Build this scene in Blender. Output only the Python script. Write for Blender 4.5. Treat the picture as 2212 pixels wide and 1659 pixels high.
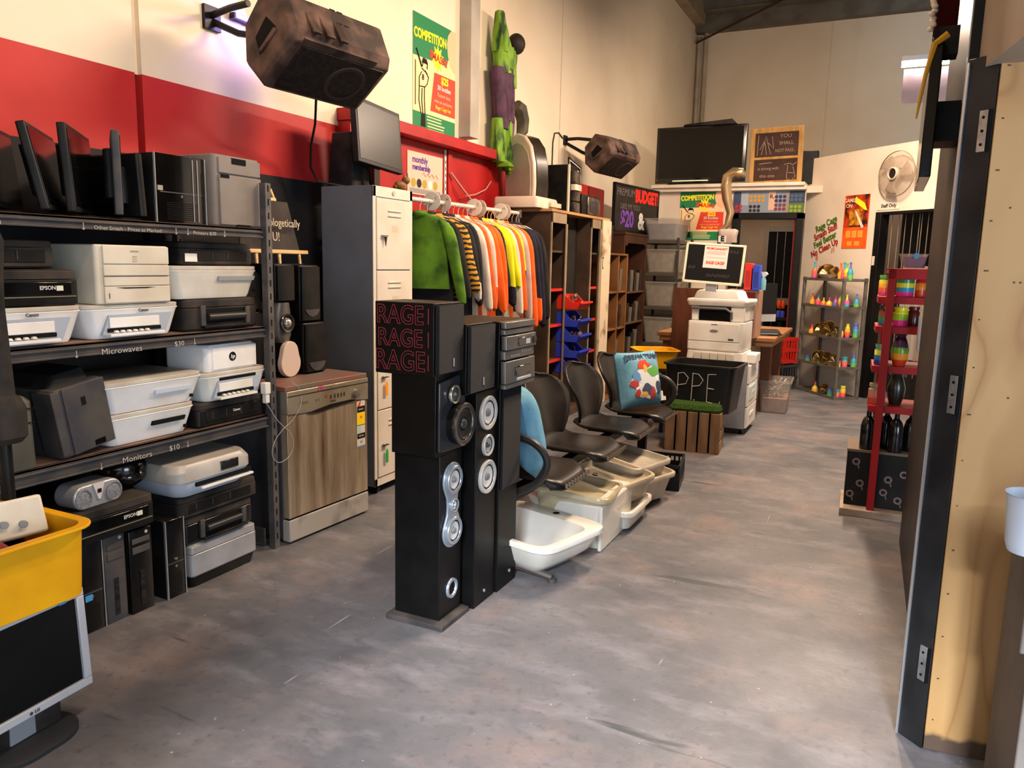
import bpy, bmesh, math, random
from mathutils import Vector, Matrix, Euler
random.seed(7)
for _o in list(bpy.data.objects): bpy.data.objects.remove(_o)
sc = bpy.context.scene
C = sc.collection
PI = math.pi
R = math.radians

# ------------------------------------------------------------ camera
cam = bpy.data.objects.new('camera', bpy.data.cameras.new('camera')); C.objects.link(cam)
cam.data.sensor_width = 36; cam.data.lens = 36 * 1661 / 2212; cam.data.clip_start = .02
_rt = ((0.89958532, 0.08730232, -0.42793055), (0.43622471, -0.13179181, 0.89013421), (0.02131304, -0.98742555, -0.15664141))
cam.matrix_world = Matrix([[r[0], -r[1], -r[2], t] for r, t in zip(_rt, (0, 0, 1.45))] + [[0, 0, 0, 1]])
sc.camera = cam
# ------------------------------------------------------------ world, light, exposure
w = bpy.data.worlds.new('world'); sc.world = w; w.use_nodes = True
w.node_tree.nodes['Background'].inputs[0].default_value = (.62, .74, 1, 1)
w.node_tree.nodes['Background'].inputs[1].default_value = .30
sc.view_settings.view_transform = 'Standard'; sc.view_settings.look = 'None'
sc.view_settings.exposure = 0.35; sc.view_settings.gamma = 1; sc.view_settings.use_curve_mapping = False

def area(name, loc, aim, sx, sy, energy, col):
    l = bpy.data.lights.new(name, 'AREA'); l.shape = 'RECTANGLE'; l.size = sx; l.size_y = sy
    l.energy = energy; l.color = col
    o = bpy.data.objects.new(name, l); C.objects.link(o); o.location = loc
    o.rotation_euler = (Vector(aim) - Vector(loc)).to_track_quat('-Z', 'Y').to_euler()
    return o
# daylight from the open roller door behind and from the doorway on the right
area('daylight_doorway', (2.9, .2, 1.25), (-1.5, 2.6, .7), 2.0, 1.6, 105, (.76, .87, 1))
area('daylight_sky', (1.6, -6.2, 5.2), (-.6, 1.6, 0), 1.5, 1.0, 2300, (.84, .91, 1))
area('daylight_roller_door', (-.6, -.85, 1.3), (-1.0, 4, .8), 2.2, 1.6, 16, (.80, .89, 1))
# warm tubes hung over the room, then added fill lights
WARM = (1, .74, .52)
area('tube_light_front', (-.55, 5.0, 3.75), (-1.9, 4.6, 1.2), 1.2, .14, 140, WARM)
area('tube_light_middle', (-.3, 7.6, 3.6), (-1.2, 7.6, 0), 1.2, .14, 165, (1, .76, .58))
area('tube_light_back', (-.9, 10.2, 4.4), (-1.4, 11.2, 2.6), 1.2, .2, 42, WARM)  # unseen fill added to light the back of the room

area('back_room_lamp', (-1.7, 11.3, 2.25), (-1.7, 11.6, 0), .5, .1, 14, WARM)  # unseen fill added to brighten the back room
area('tube_light_near', (-.9, 1.9, 3.9), (-3.0, 2.0, 1.9), 1.2, .14, 55, WARM)  # unseen fill added to lift the red wall at the near left
# ------------------------------------------------------------ materials
def lin(c):
    if isinstance(c, str):
        c = [int(c[i:i+2], 16) / 255 for i in (0, 2, 4)]
        c = [x / 12.92 if x <= .04045 else ((x + .055) / 1.055) ** 2.4 for x in c]
    return (*c[:3], 1)
_mc = {}
def M(key, col='808080', rough=.5, metal=0, noise=.0, scale=6, bump=0, col2=None, emit=0, trans=0, alpha=1, stretch=None, coat=0, fac=(.4, .65), detail=4):
    if key in _mc: return _mc[key]
    m = bpy.data.materials.new(key); m.use_nodes = True; nt = m.node_tree; N = nt.nodes; L = nt.links
    p = N['Principled BSDF']; c = lin(col)
    p.inputs['Base Color'].default_value = c; p.inputs['Roughness'].default_value = rough
    p.inputs['Metallic'].default_value = metal
    if sum(c[:3]) < .09 and rough > .2: p.inputs['Specular IOR Level'].default_value = .22
    elif rough >= .4 and not metal: p.inputs['Specular IOR Level'].default_value = .3
    if trans: p.inputs['Transmission Weight'].default_value = trans; p.inputs['IOR'].default_value = 1.35
    if alpha < 1: p.inputs['Alpha'].default_value = alpha
    if coat: p.inputs['Coat Weight'].default_value = coat
    if emit: p.inputs['Emission Color'].default_value = c; p.inputs['Emission Strength'].default_value = emit
    if noise or bump or col2:
        tc = N.new('ShaderNodeTexCoord'); mp = N.new('ShaderNodeMapping')
        if stretch: mp.inputs['Scale'].default_value = stretch
        L.new(tc.outputs['Object'], mp.inputs[0])
        nz = N.new('ShaderNodeTexNoise'); nz.inputs['Scale'].default_value = scale; nz.inputs['Detail'].default_value = detail
        L.new(mp.outputs[0], nz.inputs['Vector'])
        rp = N.new('ShaderNodeValToRGB'); rp.color_ramp.elements[0].position = fac[0]; rp.color_ramp.elements[1].position = fac[1]
        L.new(nz.outputs[0], rp.inputs[0])
        c2 = lin(col2) if col2 else tuple(x * (1 - noise) for x in c[:3]) + (1,)
        rp.color_ramp.elements[0].color = c; rp.color_ramp.elements[1].color = c2
        L.new(rp.outputs[0], p.inputs['Base Color'])
        if bump:
            b = N.new('ShaderNodeBump'); b.inputs['Strength'].default_value = bump; b.inputs['Distance'].default_value = .01
            n2 = N.new('ShaderNodeTexNoise'); n2.inputs['Scale'].default_value = scale * 6; L.new(mp.outputs[0], n2.inputs['Vector'])
            L.new(n2.outputs[0], b.inputs['Height']); L.new(b.outputs[0], p.inputs['Normal'])
    _mc[key] = m
    return m
def bands(key, cols, h, rough=.25, axis=2):
    """layers of coloured sand: constant bands up the height h"""
    if key in _mc: return _mc[key]
    m = bpy.data.materials.new(key); m.use_nodes = True; nt = m.node_tree; N = nt.nodes; L = nt.links
    p = N['Principled BSDF']; p.inputs['Roughness'].default_value = rough
    tc = N.new('ShaderNodeTexCoord'); sp = N.new('ShaderNodeSeparateXYZ'); L.new(tc.outputs['Object'], sp.inputs[0])
    mr = N.new('ShaderNodeMapRange'); mr.inputs['From Max'].default_value = h; L.new(sp.outputs[axis], mr.inputs[0])
    rp = N.new('ShaderNodeValToRGB'); rp.color_ramp.interpolation = 'CONSTANT'; L.new(mr.outputs[0], rp.inputs[0])
    e = rp.color_ramp.elements; e[0].color = lin(cols[0]); e[0].position = 0
    e[1].position = 1 / len(cols); e[1].color = lin(cols[1])
    for i in range(2, len(cols)):
        q = e.new(i / len(cols)); q.color = lin(cols[i])
    L.new(rp.outputs[0], p.inputs['Base Color']); _mc[key] = m
    return m

# ------------------------------------------------------------ mesh builder
class B:
    def __init__(s): s.v = []; s.f = []; s.mi = []; s.T = Matrix.Identity(4); s.cur = 0
    def add(s, vs, fs):
        n = len(s.v); s.v += [tuple(s.T @ Vector(v)) for v in vs]
        s.f += [tuple(i + n for i in f) for f in fs]; s.mi += [s.cur] * len(fs); return s
    def box(s, x0, x1, y0, y1, z0, z1):
        v = [(x, y, z) for z in (z0, z1) for y in (y0, y1) for x in (x0, x1)]
        return s.add(v, [(0, 2, 3, 1), (4, 5, 7, 6), (0, 1, 5, 4), (2, 6, 7, 3), (0, 4, 6, 2), (1, 3, 7, 5)])
    def cb(s, c, d):
        return s.box(c[0]-d[0]/2, c[0]+d[0]/2, c[1]-d[1]/2, c[1]+d[1]/2, c[2]-d[2]/2, c[2]+d[2]/2)
    def prism(s, pts, ax, a0, a1):
        """polygon pts extruded along axis ax from a0 to a1; pts are the two other coordinates in order"""
        n = len(pts)
        def mk(p, a): return {'x': (a, p[0], p[1]), 'y': (p[0], a, p[1]), 'z': (p[0], p[1], a)}[ax]
        v = [mk(p, a0) for p in pts] + [mk(p, a1) for p in pts]
        return s.add(v, [tuple(range(n))[::-1], tuple(range(n, 2*n))] + [(i, (i+1) % n, n+(i+1) % n, n+i) for i in range(n)])
    def loops(s, rings, cap0=True, cap1=True, closed=True):
        n = len(rings[0]); v = [p for r in rings for p in r]; f = []
        for k in range(len(rings)-1):
            for i in range(n if closed else n-1):
                j = (i+1) % n
                f.append((k*n+i, k*n+j, (k+1)*n+j, (k+1)*n+i))
        if cap0: f.append(tuple(range(n))[::-1])
        if cap1: f.append(tuple((len(rings)-1)*n+i for i in range(n)))
        return s.add(v, f)
    def loft(s, secs, cap0=True, cap1=True, nc=4):
        """secs: (z, w, d, r[, cx, cy]) rounded rectangles stacked along z"""
        rings = []
        for q in secs:
            z, w, d, r = q[:4]; cx, cy = (q[4], q[5]) if len(q) > 4 else (0, 0); ring = []
            r = min(r, w/2*.999, d/2*.999)
            for ci, (sx, sy) in enumerate(((1, 1), (-1, 1), (-1, -1), (1, -1))):
                for k in range(nc+1):
                    a = ci*PI/2 + k/nc*PI/2
                    ring.append((cx + sx*(w/2-r) + r*math.cos(a), cy + sy*(d/2-r) + r*math.sin(a), z))
            rings.append(ring)
        return s.loops(rings, cap0, cap1)
    def cyl(s, p0, p1, r0, r1=None, n=16, cap=True):
        r1 = r0 if r1 is None else r1
        p0 = Vector(p0); p1 = Vector(p1); q = (p1-p0).to_track_quat('Z', 'Y')
        rg = [[tuple(p + q @ Vector((r*math.cos(2*PI*i/n), r*math.sin(2*PI*i/n), 0))) for i in range(n)] for p, r in ((p0, r0), (p1, r1))]
        return s.loops(rg, cap, cap)
    def tube(s, path, r, n=8, closed=False):
        P = [Vector(p) for p in path]; rings = []; m = len(P); up = None
        for i, p in enumerate(P):
            t = (P[(i+1) % m] - P[i-1]) if closed else (P[min(i+1, m-1)] - P[max(i-1, 0)])
            t.normalize()
            if up is None: up = t.orthogonal().normalized()
            up = (up - t*up.dot(t)).normalized(); sd = t.cross(up)
            rr = r[i] if isinstance(r, (list, tuple)) else r
            rings.append([tuple(p + up*rr*math.cos(2*PI*k/n) + sd*rr*math.sin(2*PI*k/n)) for k in range(n)])
        if closed: rings.append(rings[0])
        return s.loops(rings, not closed, not closed)
    def lathe(s, prof, n=24, c=(0, 0, 0), ax='z', cap0=False, cap1=False):
        """prof: (radius, height) along the axis; ax 'y' points to -y (the front)"""
        rings = []
        for r, h in prof:
            ring = []
            for i in range(n):
                a = 2*PI*i/n; x, y = r*math.cos(a), r*math.sin(a)
                p = {'z': (x, y, h), 'y': (x, -h, y), 'x': (h, x, y)}[ax]
                ring.append((c[0]+p[0], c[1]+p[1], c[2]+p[2]))
            rings.append(ring)
        return s.loops(rings, cap0, cap1)
    def ell(s, c, r, n=16, m=10):
        return s.loops([[(c[0]+r[0]*math.sin(PI*j/m)*math.cos(2*PI*i/n), c[1]+r[1]*math.sin(PI*j/m)*math.sin(2*PI*i/n), c[2]-r[2]*math.cos(PI*j/m)) for i in range(n)] for j in range(m+1) ][1:-1], True, True)
    def grid(s, fn, nu, nv):
        v = [fn(i/nu, j/nv) for j in range(nv+1) for i in range(nu+1)]
        return s.add(v, [(j*(nu+1)+i, j*(nu+1)+i+1, (j+1)*(nu+1)+i+1, (j+1)*(nu+1)+i) for j in range(nv) for i in range(nu)])
    def build(s, name, mats, parent=None, bevel=0, smooth=35, solid=0, sub=0, kind=None):
        me = bpy.data.meshes.new(name); me.from_pydata(s.v, [], s.f)
        if not isinstance(mats, (list, tuple)): mats = [mats]
        for m in mats: me.materials.append(m)
        for p, i in zip(me.polygons, s.mi): p.material_index = i
        bm = bmesh.new(); bm.from_mesh(me)
        if solid or sub: bmesh.ops.remove_doubles(bm, verts=bm.verts, dist=1e-5)
        bmesh.ops.recalc_face_normals(bm, faces=bm.faces); bm.to_mesh(me); bm.free()
        if smooth:
            me.polygons.foreach_set('use_smooth', [True]*len(me.polygons)); me.set_sharp_from_angle(angle=R(smooth))
        o = bpy.data.objects.new(name, me); C.objects.link(o)
        if parent: o.parent = parent
        if solid: q = o.modifiers.new('s', 'SOLIDIFY'); q.thickness = solid; q.offset = 0
        if sub: q = o.modifiers.new('u', 'SUBSURF'); q.levels = q.render_levels = sub
        if bevel: q = o.modifiers.new('b', 'BEVEL'); q.width = bevel; q.segments = 2; q.limit_method = 'ANGLE'; q.angle_limit = R(40)
        if kind: o['kind'] = kind
        return o
def tag(o, label, cat, group=None):
    o['label'] = label; o['category'] = cat
    if group: o['group'] = group
    return o
def thing(name, label, cat, loc, rz=0, group=None, rx=0, ry=0):
    o = bpy.data.objects.new(name, None); C.objects.link(o); o.location = loc
    o.rotation_euler = (rx, ry, rz); o.empty_display_size = .05
    return tag(o, label, cat, group)
def txt(s, size, mat, parent, loc, rot=(PI/2, 0, 0), name='lettering', align='CENTER', ex=.0004, sx=1, shear=0, bold=0, kind=None):
    cu = bpy.data.curves.new('t', 'FONT'); cu.body = s; cu.size = size; cu.align_x = align; cu.align_y = 'CENTER'
    cu.extrude = ex; cu.shear = shear; cu.offset = bold; cu.space_line = .95; cu.resolution_u = 3
    o = bpy.data.objects.new('t', cu); C.objects.link(o); dg = bpy.context.evaluated_depsgraph_get()
    me = bpy.data.meshes.new_from_object(o.evaluated_get(dg)); bpy.data.objects.remove(o)
    me.transform(Matrix.Translation(loc) @ Euler(rot).to_matrix().to_4x4() @ Matrix.Diagonal((sx, 1, 1, 1)))
    me.materials.clear(); me.materials.append(mat); me.name = name
    q = bpy.data.objects.new(name, me); C.objects.link(q); q.parent = parent
    return q
def copy_tree(o, parent=None):
    c = o.copy(); C.objects.link(c)
    c.parent = parent
    for ch in list(o.children): copy_tree(ch, c)
    return c
def spl(P, n=5):
    P = [Vector(p) for p in P]; out = []
    for i in range(len(P)-1):
        p0, p1, p2, p3 = P[max(0, i-1)], P[i], P[i+1], P[min(len(P)-1, i+2)]
        for u in range(n):
            q = u/n; out.append(.5*((2*p1)+(-p0+p2)*q+(2*p0-5*p1+4*p2-p3)*q*q+(-p0+3*p1-3*p2+p3)*q**3))
    return out + [P[-1]]
def arc(cx, cy, r, a0, a1, n):
    return [(cx + r*math.cos(R(a0+(a1-a0)*i/n)), cy + r*math.sin(R(a0+(a1-a0)*i/n))) for i in range(n+1)]

# shared materials
blk = M('black_plastic', '0f0f0f', .42, noise=.5, scale=9, col2='1b1a19')
blkg = M('black_gloss', '060606', .12, noise=.3, scale=5, col2='100f0e')
blkdusty = M('black_dusty', '141414', .7, scale=5, col2='3a332e', bump=.1)
dgrey = M('dark_grey_plastic', '35353a', .55, scale=7, col2='48443f')
void = M('recess_black', '030303', .9)  # flat black stands in for shade inside slots and gaps; also black print
wht = M('white_plastic', 'd9d8d4', .38, scale=5, col2='c5c1b8')
wht2 = M('white_gloss', 'e6e4de', .25, scale=4, col2='d6d0c4')
offw = M('off_white_plastic', 'cfc8b8', .5, scale=6, col2='b8ad98')
greyp = M('grey_plastic', '8f8d8a', .5, scale=5, col2='7b766e')
silver = M('silver_plastic', 'a9abae', .3, .4, scale=6, col2='98989a')
chrome = M('chrome', 'd0d0d0', .15, 1)
steel = M('galvanised_steel', '7c7b78', .45, .7, scale=12, col2='605c56')
chalk = M('chalk_white', 'd8d4cc', .9)
chalkr = M('chalk_red', 'b4262b', .9)
red = M('red_paint', 'a5181a', .45, scale=4, col2='901416')
pwood = M('pale_wood', 'd8b483', .6, scale=3, stretch=(1, 1, 12), col2='bd9360')
# ============================================================ THE SETTING
def S(o): o['kind'] = 'structure'; return o
cream = M('cream_wall', 'e0d3bd', .75, scale=1.2, col2='dacbb3', bump=.02)
creamg = M('cream_partition', 'd9cbb6', .7, scale=2, col2='d0c0a9', bump=.02)
redw = M('red_wall', 'b82c2a', .5, scale=2.5, col2='a92423', bump=.03)
blackw = M('black_wall', '1c1c1e', .6, scale=3, col2='262423', bump=.05)

def floor_mat():
    m = bpy.data.materials.new('concrete_floor'); m.use_nodes = True; nt = m.node_tree; N = nt.nodes; L = nt.links
    p = N['Principled BSDF']; tc = N.new('ShaderNodeTexCoord')
    def nz(scale, det, st=None, rot=0):
        mp = N.new('ShaderNodeMapping'); L.new(tc.outputs['Object'], mp.inputs[0])
        if st: mp.inputs['Scale'].default_value = st
        mp.inputs['Rotation'].default_value = (0, 0, rot)
        n = N.new('ShaderNodeTexNoise'); n.inputs['Scale'].default_value = scale; n.inputs['Detail'].default_value = det
        n.inputs['Roughness'].default_value = .62
        L.new(mp.outputs[0], n.inputs['Vector']); return n.outputs[0]
    def ramp(src, a, b, ca=(0, 0, 0, 1), cb=(1, 1, 1, 1)):
        r = N.new('ShaderNodeValToRGB'); r.color_ramp.elements[0].position = a; r.color_ramp.elements[1].position = b
        r.color_ramp.elements[0].color = ca; r.color_ramp.elements[1].color = cb; L.new(src, r.inputs[0]); return r.outputs[0]
    def mix(f, a, b):
        x = N.new('ShaderNodeMix'); x.data_type = 'RGBA'; L.new(f, x.inputs[0]); L.new(a, x.inputs[6])
        if isinstance(b, tuple): x.inputs[7].default_value = b
        else: L.new(b, x.inputs[7])
        return x.outputs[2]
    base = ramp(nz(1.3, 12), .34, .68, lin('46484d'), lin('6f6c6d'))
    c = mix(ramp(nz(1.9, 10), .5, .70), base, lin('7b6c68'))                 # pinkish worn patches
    c = mix(ramp(nz(7, 14), .48, .75), c, lin('5c5c61'))
    c = mix(ramp(nz(3.0, 10, (1, 2.2, 1), R(-48)), .50, .85), c, lin('848084'))
    c = mix(ramp(nz(26, 6), .55, .75), c, lin('504e52'))
    c = mix(ramp(nz(.9, 4, (.8, 5, 1), R(-50)), .66, .70), c, lin('3c4044'))  # dark drag marks
    c = mix(ramp(nz(1.3, 3, (14, .6, 1), R(24)), .73, .745), c, lin('a09a9a'))
    c = mix(ramp(nz(1.1, 3, (16, .7, 1), R(-42)), .73, .745), c, lin('989292'))  # pale scratches
    c = mix(ramp(nz(38, 2), .73, .76), c, lin('a89c92'))                     # chips
    L.new(c, p.inputs['Base Color'])
    rr = N.new('ShaderNodeMapRange'); rr.inputs['To Min'].default_value = .34; rr.inputs['To Max'].default_value = .62
    L.new(nz(3, 5), rr.inputs[0]); L.new(rr.outputs[0], p.inputs['Roughness'])
    b = N.new('ShaderNodeBump'); b.inputs['Strength'].default_value = .12; b.inputs['Distance'].default_value = .01
    L.new(nz(25, 6), b.inputs['Height']); L.new(b.outputs[0], p.inputs['Normal'])
    return m
S(B().box(-3.5, 4, -4, 14.1, -.12, 0).build('floor', floor_mat()))

# left wall: precast panels, cream above, a red stripe, black below
b = B()
def cell(y0, y1, z0, z1, mi, x=-3.3):
    b.cur = mi; b.box(-3.45, x, y0, y1, z0, z1)
for (y0, y1) in ((-4, 2.66), (2.70, 4.2)):
    cell(y0, y1, 0, 1.92, 2); cell(y0, y1, 1.92, 2.30, 1); cell(y0, y1, 2.30, 5.9, 0)
cell(2.66, 2.70, 0, 1.92, 2, -3.37); cell(2.66, 2.70, 1.92, 2.30, 1, -3.37); cell(2.66, 2.70, 2.30, 5.9, 0, -3.33)
cell(4.2, 7.1, 0, 1.92, 2); cell(4.2, 7.1, 1.92, 2.36, 1); cell(4.2, 7.1, 2.36, 5.9, 0)
cell(7.1, 7.89, 0, 5.9, 0); cell(7.89, 7.91, 0, 5.9, 0, -3.315); cell(7.91, 14.1, 0, 5.9, 0)
S(b.build('wall_left', [cream, redw, blackw], smooth=0))
# red timber frame fixed to the wall past the lockers
b = B().box(-3.3, -3.16, 4.16, 6.42, 2.33, 2.41).box(-3.3, -3.2, 4.17, 4.27, 1.9, 2.33).box(-3.3, -3.24, 4.34, 4.42, 1.9, 2.33)
b.box(-3.3, -3.25, 5.50, 5.56, 1.8, 2.33).box(-3.3, -3.27, 4.42, 6.42, 1.8, 2.33)
S(b.build('trim_1', red, bevel=.004))
S(B().box(-3.3, -3.19, 5.74, 5.89, 2.46, 5.9).build('trim_2', M('grey_steel_column', 'a9a49c', .5, scale=4, col2='9b958b'), bevel=.004))
# back wall
b = B().box(-3.45, -1.155, 13.9, 14.1, 0, 5.9).box(-1.135, 4, 13.9, 14.1, 0, 5.9).box(-1.155, -1.135, 13.92, 14.1, 0, 5.9)
S(b.build('wall_back', cream, smooth=0))
b = B().box(-3.45, -.55, -1.15, -1.0, 0, 5.9).box(-.55, 1.4, -1.15, -1.0, 2.45, 5.9)
S(b.build('wall_front', cream, smooth=0))  # unseen wall added behind the camera; its opening is shaped to cut the daylight
# far right wall (behind the doorway partition) with an opening for daylight
cg = M('grey_wall', '8d877f', .8, scale=2, col2='7d776f')
S(B().box(3.9, 4, 2.2, 14.1, 0, 5.9).build('wall_right', cg))
ceil = M('ceiling_sheet', '4c4a43', .7, scale=3, col2='3e3c36')
S(B().box(-3.5, 4, -4, 14.1, 5.9, 6.0).build('ceiling', ceil))
beam = M('beam_paint', '6f6a5e', .6, scale=4, col2='5c574c')
b = B()
for y in (13.55, 10.9, 8.2, 5.5, 2.8, 0): b.box(-3.3, 3.9, y, y+.09, 5.62, 5.9).box(-3.3, 3.9, y-.06, y+.15, 5.60, 5.625)
b.box(-3.3, 3.9, 13.72, 13.9, 5.35, 5.62)
S(b.build('trim_3', beam, bevel=.004))
S(B().box(-3.3, -3.12, -4, 13.7, 5.45, 5.9).build('trim_4', M('eave_beam', '9a8c74', .6, scale=4, col2='857862')))
S(B().tube([(-3.22, 13.5, 5.12), (-1.2, 13.0, 5.72), (1.5, 12.4, 5.86)], .018).build('trim_5', M('brace_rod', '3b2a22', .6)))
b = B().cyl((-3.24, 13.83, 2.5), (-3.24, 13.83, 5.3), .035).cyl((-3.13, 13.84, 2.5), (-3.13, 13.84, 5.9), .035)
S(b.build('trim_6', M('downpipe', 'b9a893', .5, scale=4, col2='a39480')))
# bulkhead over the far doorway, with its white shelf
b = B().box(-3.3, -1.8, 10.1, 10.2, 0, 2.42).box(-1.8, -.98, 10.1, 10.2, 2.11, 2.42).box(-3.3, -.7, 10.2, 13.9, 2.36, 2.44)
S(b.build('wall_front_of_back_room', creamg, smooth=0))
bpy.data.objects['wall_front_of_back_room'].name = 'wall_bulkhead'
b = B().box(-2.86, -.99, 9.98, 10.75, 2.43, 2.47).box(-2.86, -.97, 10.02, 10.1, 2.385, 2.43)
S(b.build('trim_7', M('shelf_white', 'ddd2bf', .55, scale=4, col2='cfc2ac'), bevel=.003))
blkfr = M('door_black', '0d0c0b', .4, scale=5, col2='171412')
b = B().box(-1.82, -1.74, 10.04, 10.22, 0, 2.11).box(-1.06, -.98, 10.04, 10.22, 0, 2.11).box(-1.82, -.98, 10.04, 10.22, 2.04, 2.115)
d2 = S(b.build('door_2', blkfr, bevel=.003))
B().box(-1.09, -1.06, 10.1, 10.24, 0, 2.04).build('red_jamb', M('dark_red_paint', '6a1512', .5), d2)
# back room: grey-beige walls and a barred screen door
rw = M('back_room_wall', '8a7a6a', .8, scale=2, col2='7b6b5c')
S(B().box(-3.3, .6, 12.3, 12.4, 0, 2.36).build('wall_back_room', rw))
dn = S(B().box(-1.72, -1.66, 12.22, 12.3, 0, 2.05).box(-1.18, -1.12, 12.22, 12.3, 0, 2.05).box(-1.66, -1.18, 12.22, 12.3, 1.98, 2.05).box(-1.66, -1.18, 12.22, 12.3, .9, 1.0).build('door_3', M('screen_door_grey', '6b625a', .6), bevel=.003))
B().box(-1.66, -1.18, 12.26, 12.28, 1.0, 1.98).box(-1.66, -1.18, 12.26, 12.28, 0, .9).build('dark_pane', void, dn)
b = B()
for x in (-1.54, -1.42, -1.30): b.cyl((x, 12.24, .02), (x, 12.24, 1.98), .008)
b.build('bars', steel, dn)
# angled partition with the staff door
AP = (-.12, 9.55); ang = math.atan2(-.69, .725)
def at(s, off=0, z=0):          # s along the angled wall, off in front of it (towards the room)
    return (AP[0] + .725*s - .69*off, AP[1] - .69*s - .725*off, z)
b = B(); b.T = Matrix.Translation((AP[0], AP[1], 0)) @ Matrix.Rotation(ang, 4, 'Z')
b.prism([(-1.22, 0), (-.392, 0), (-.392, 2.6), (-.405, 2.785), (-1.22, 2.775)], 'y', 0, .1)
b.prism([(-.392, 0), (-.08, 0), (-.08, 2.08), (.78, 2.08), (.78, 0), (3.4, 0), (3.4, 2.79), (-.385, 2.785), (-.392, 2.6)], 'y', 0, .1)
S(b.build('wall_partition', creamg, smooth=0))
b = B(); b.T = Matrix.Translation((AP[0], AP[1], 0)) @ Matrix.Rotation(ang, 4, 'Z')
b.box(-.08, .0, -.012, .11, 0, 2.08).box(.72, .78, -.012, .11, 0, 2.08).box(-.08, .78, 0, .11, 2.05, 2.08)
d4 = S(b.build('door_4', blkfr, bevel=.003))
b = B(); b.T = Matrix.Translation((AP[0], AP[1], 0)) @ Matrix.Rotation(ang, 4, 'Z')
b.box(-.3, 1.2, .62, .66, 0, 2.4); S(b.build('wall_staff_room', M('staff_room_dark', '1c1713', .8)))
b = B(); b.T = Matrix.Translation((AP[0], AP[1], 0)) @ Matrix.Rotation(ang, 4, 'Z')
for x in (.03, .12, .21, .30, .39, .42, .50, .58): b.box(x, x+.005, .12, .125, .3, 2.05)
b.build('strip_edges', M('strip_edge', '8a8073', .5), d4)
B().box(0, .001, 0, .001, 0, .001)
b = B(); b.T = Matrix.Translation((AP[0], AP[1], 0)) @ Matrix.Rotation(ang, 4, 'Z')
b.box(-.070, -.035, -.016, -.012, 1.50, 1.60)
b.build('catch_plate', M('pale_label', 'cdbfb0', .6), d4)

# doorway partition on the right: black steel frame, pale header, hinges
b = B()
b.cur = 0; b.prism([(.150, 2.60), (.198, 3.53), (.178, 4.50), (.30, 4.50), (.30, 3.53), (.27, 2.60)], 'z', 0, 3.6)
S(b.build('wall_doorway', [M('partition_black', '141312', .45, scale=5, col2='26201c')], smooth=0))
b = B().prism([(.150, 2.566), (.218, 2.503), (.24, 2.60), (.155, 2.66)], 'z', 0, 2.03)
d1 = S(b.build('door_1', M('steel_frame_black', '1d1e20', .38, scale=6, col2='2b2b2c', bump=.03), bevel=.002))
b = B().prism([(.146, 2.562), (.150, 2.556), (.155, 2.566), (.150, 2.572)], 'z', 0, 2.02)
b.prism([(.158, 2.80), (.163, 2.80), (.166, 2.85), (.160, 2.85)], 'z', 0.02, 2.3)
b.build('edge_strip', M('bare_metal_edge', 'd8dadc', .3, .6), d1)
# hinge plates on the angled face
hx = Matrix.Translation((.184, 2.5345, 0)) @ Matrix.Rotation(math.atan2(-.063, .068), 4, 'Z')
for z in (1.83, 1.10, .27):
    b = B(); b.T = hx; b.box(.008, .034, -.006, .004, z-.055, z+.055)
    h = b.build('hinge', M('zinc', 'b9bcbc', .4, .8, scale=20, col2='93969a'), d1, bevel=.001)
    b = B(); b.T = hx
    for dz in (-.036, 0, .036): b.cyl((.021, -.004, z+dz), (.021, -.0075, z+dz), .004, n=10)
    b.cyl((.038, -.003, z-.055), (.038, -.003, z+.055), .005, n=10)
    b.build('screw_holes', void, h)
b = B(); hd = Vector((.172, -.985)); hn = Vector((.985, .172))
q0 = Vector((.168, 2.645)); q1 = q0 + hd*3.4; q2 = q1 + hn*.085; q3 = q0 + hn*.085
b.prism([tuple(q) for q in (q0, q1, q2, q3)], 'z', 2.0, 3.4)
b.cur = 1; b.prism([(.160, 2.655), (.172, 2.64), (.25, 2.655), (.25, 2.70), (.165, 2.70)], 'z', 2.03, 3.4)
S(b.build('wall_header', [M('beige_header', 'a08f7c', .7, scale=3, col2='948370'), M('bright_reveal', 'eadfcf', .6)], smooth=0))  # header end: white paint plus the light on it, put into the colour
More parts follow.
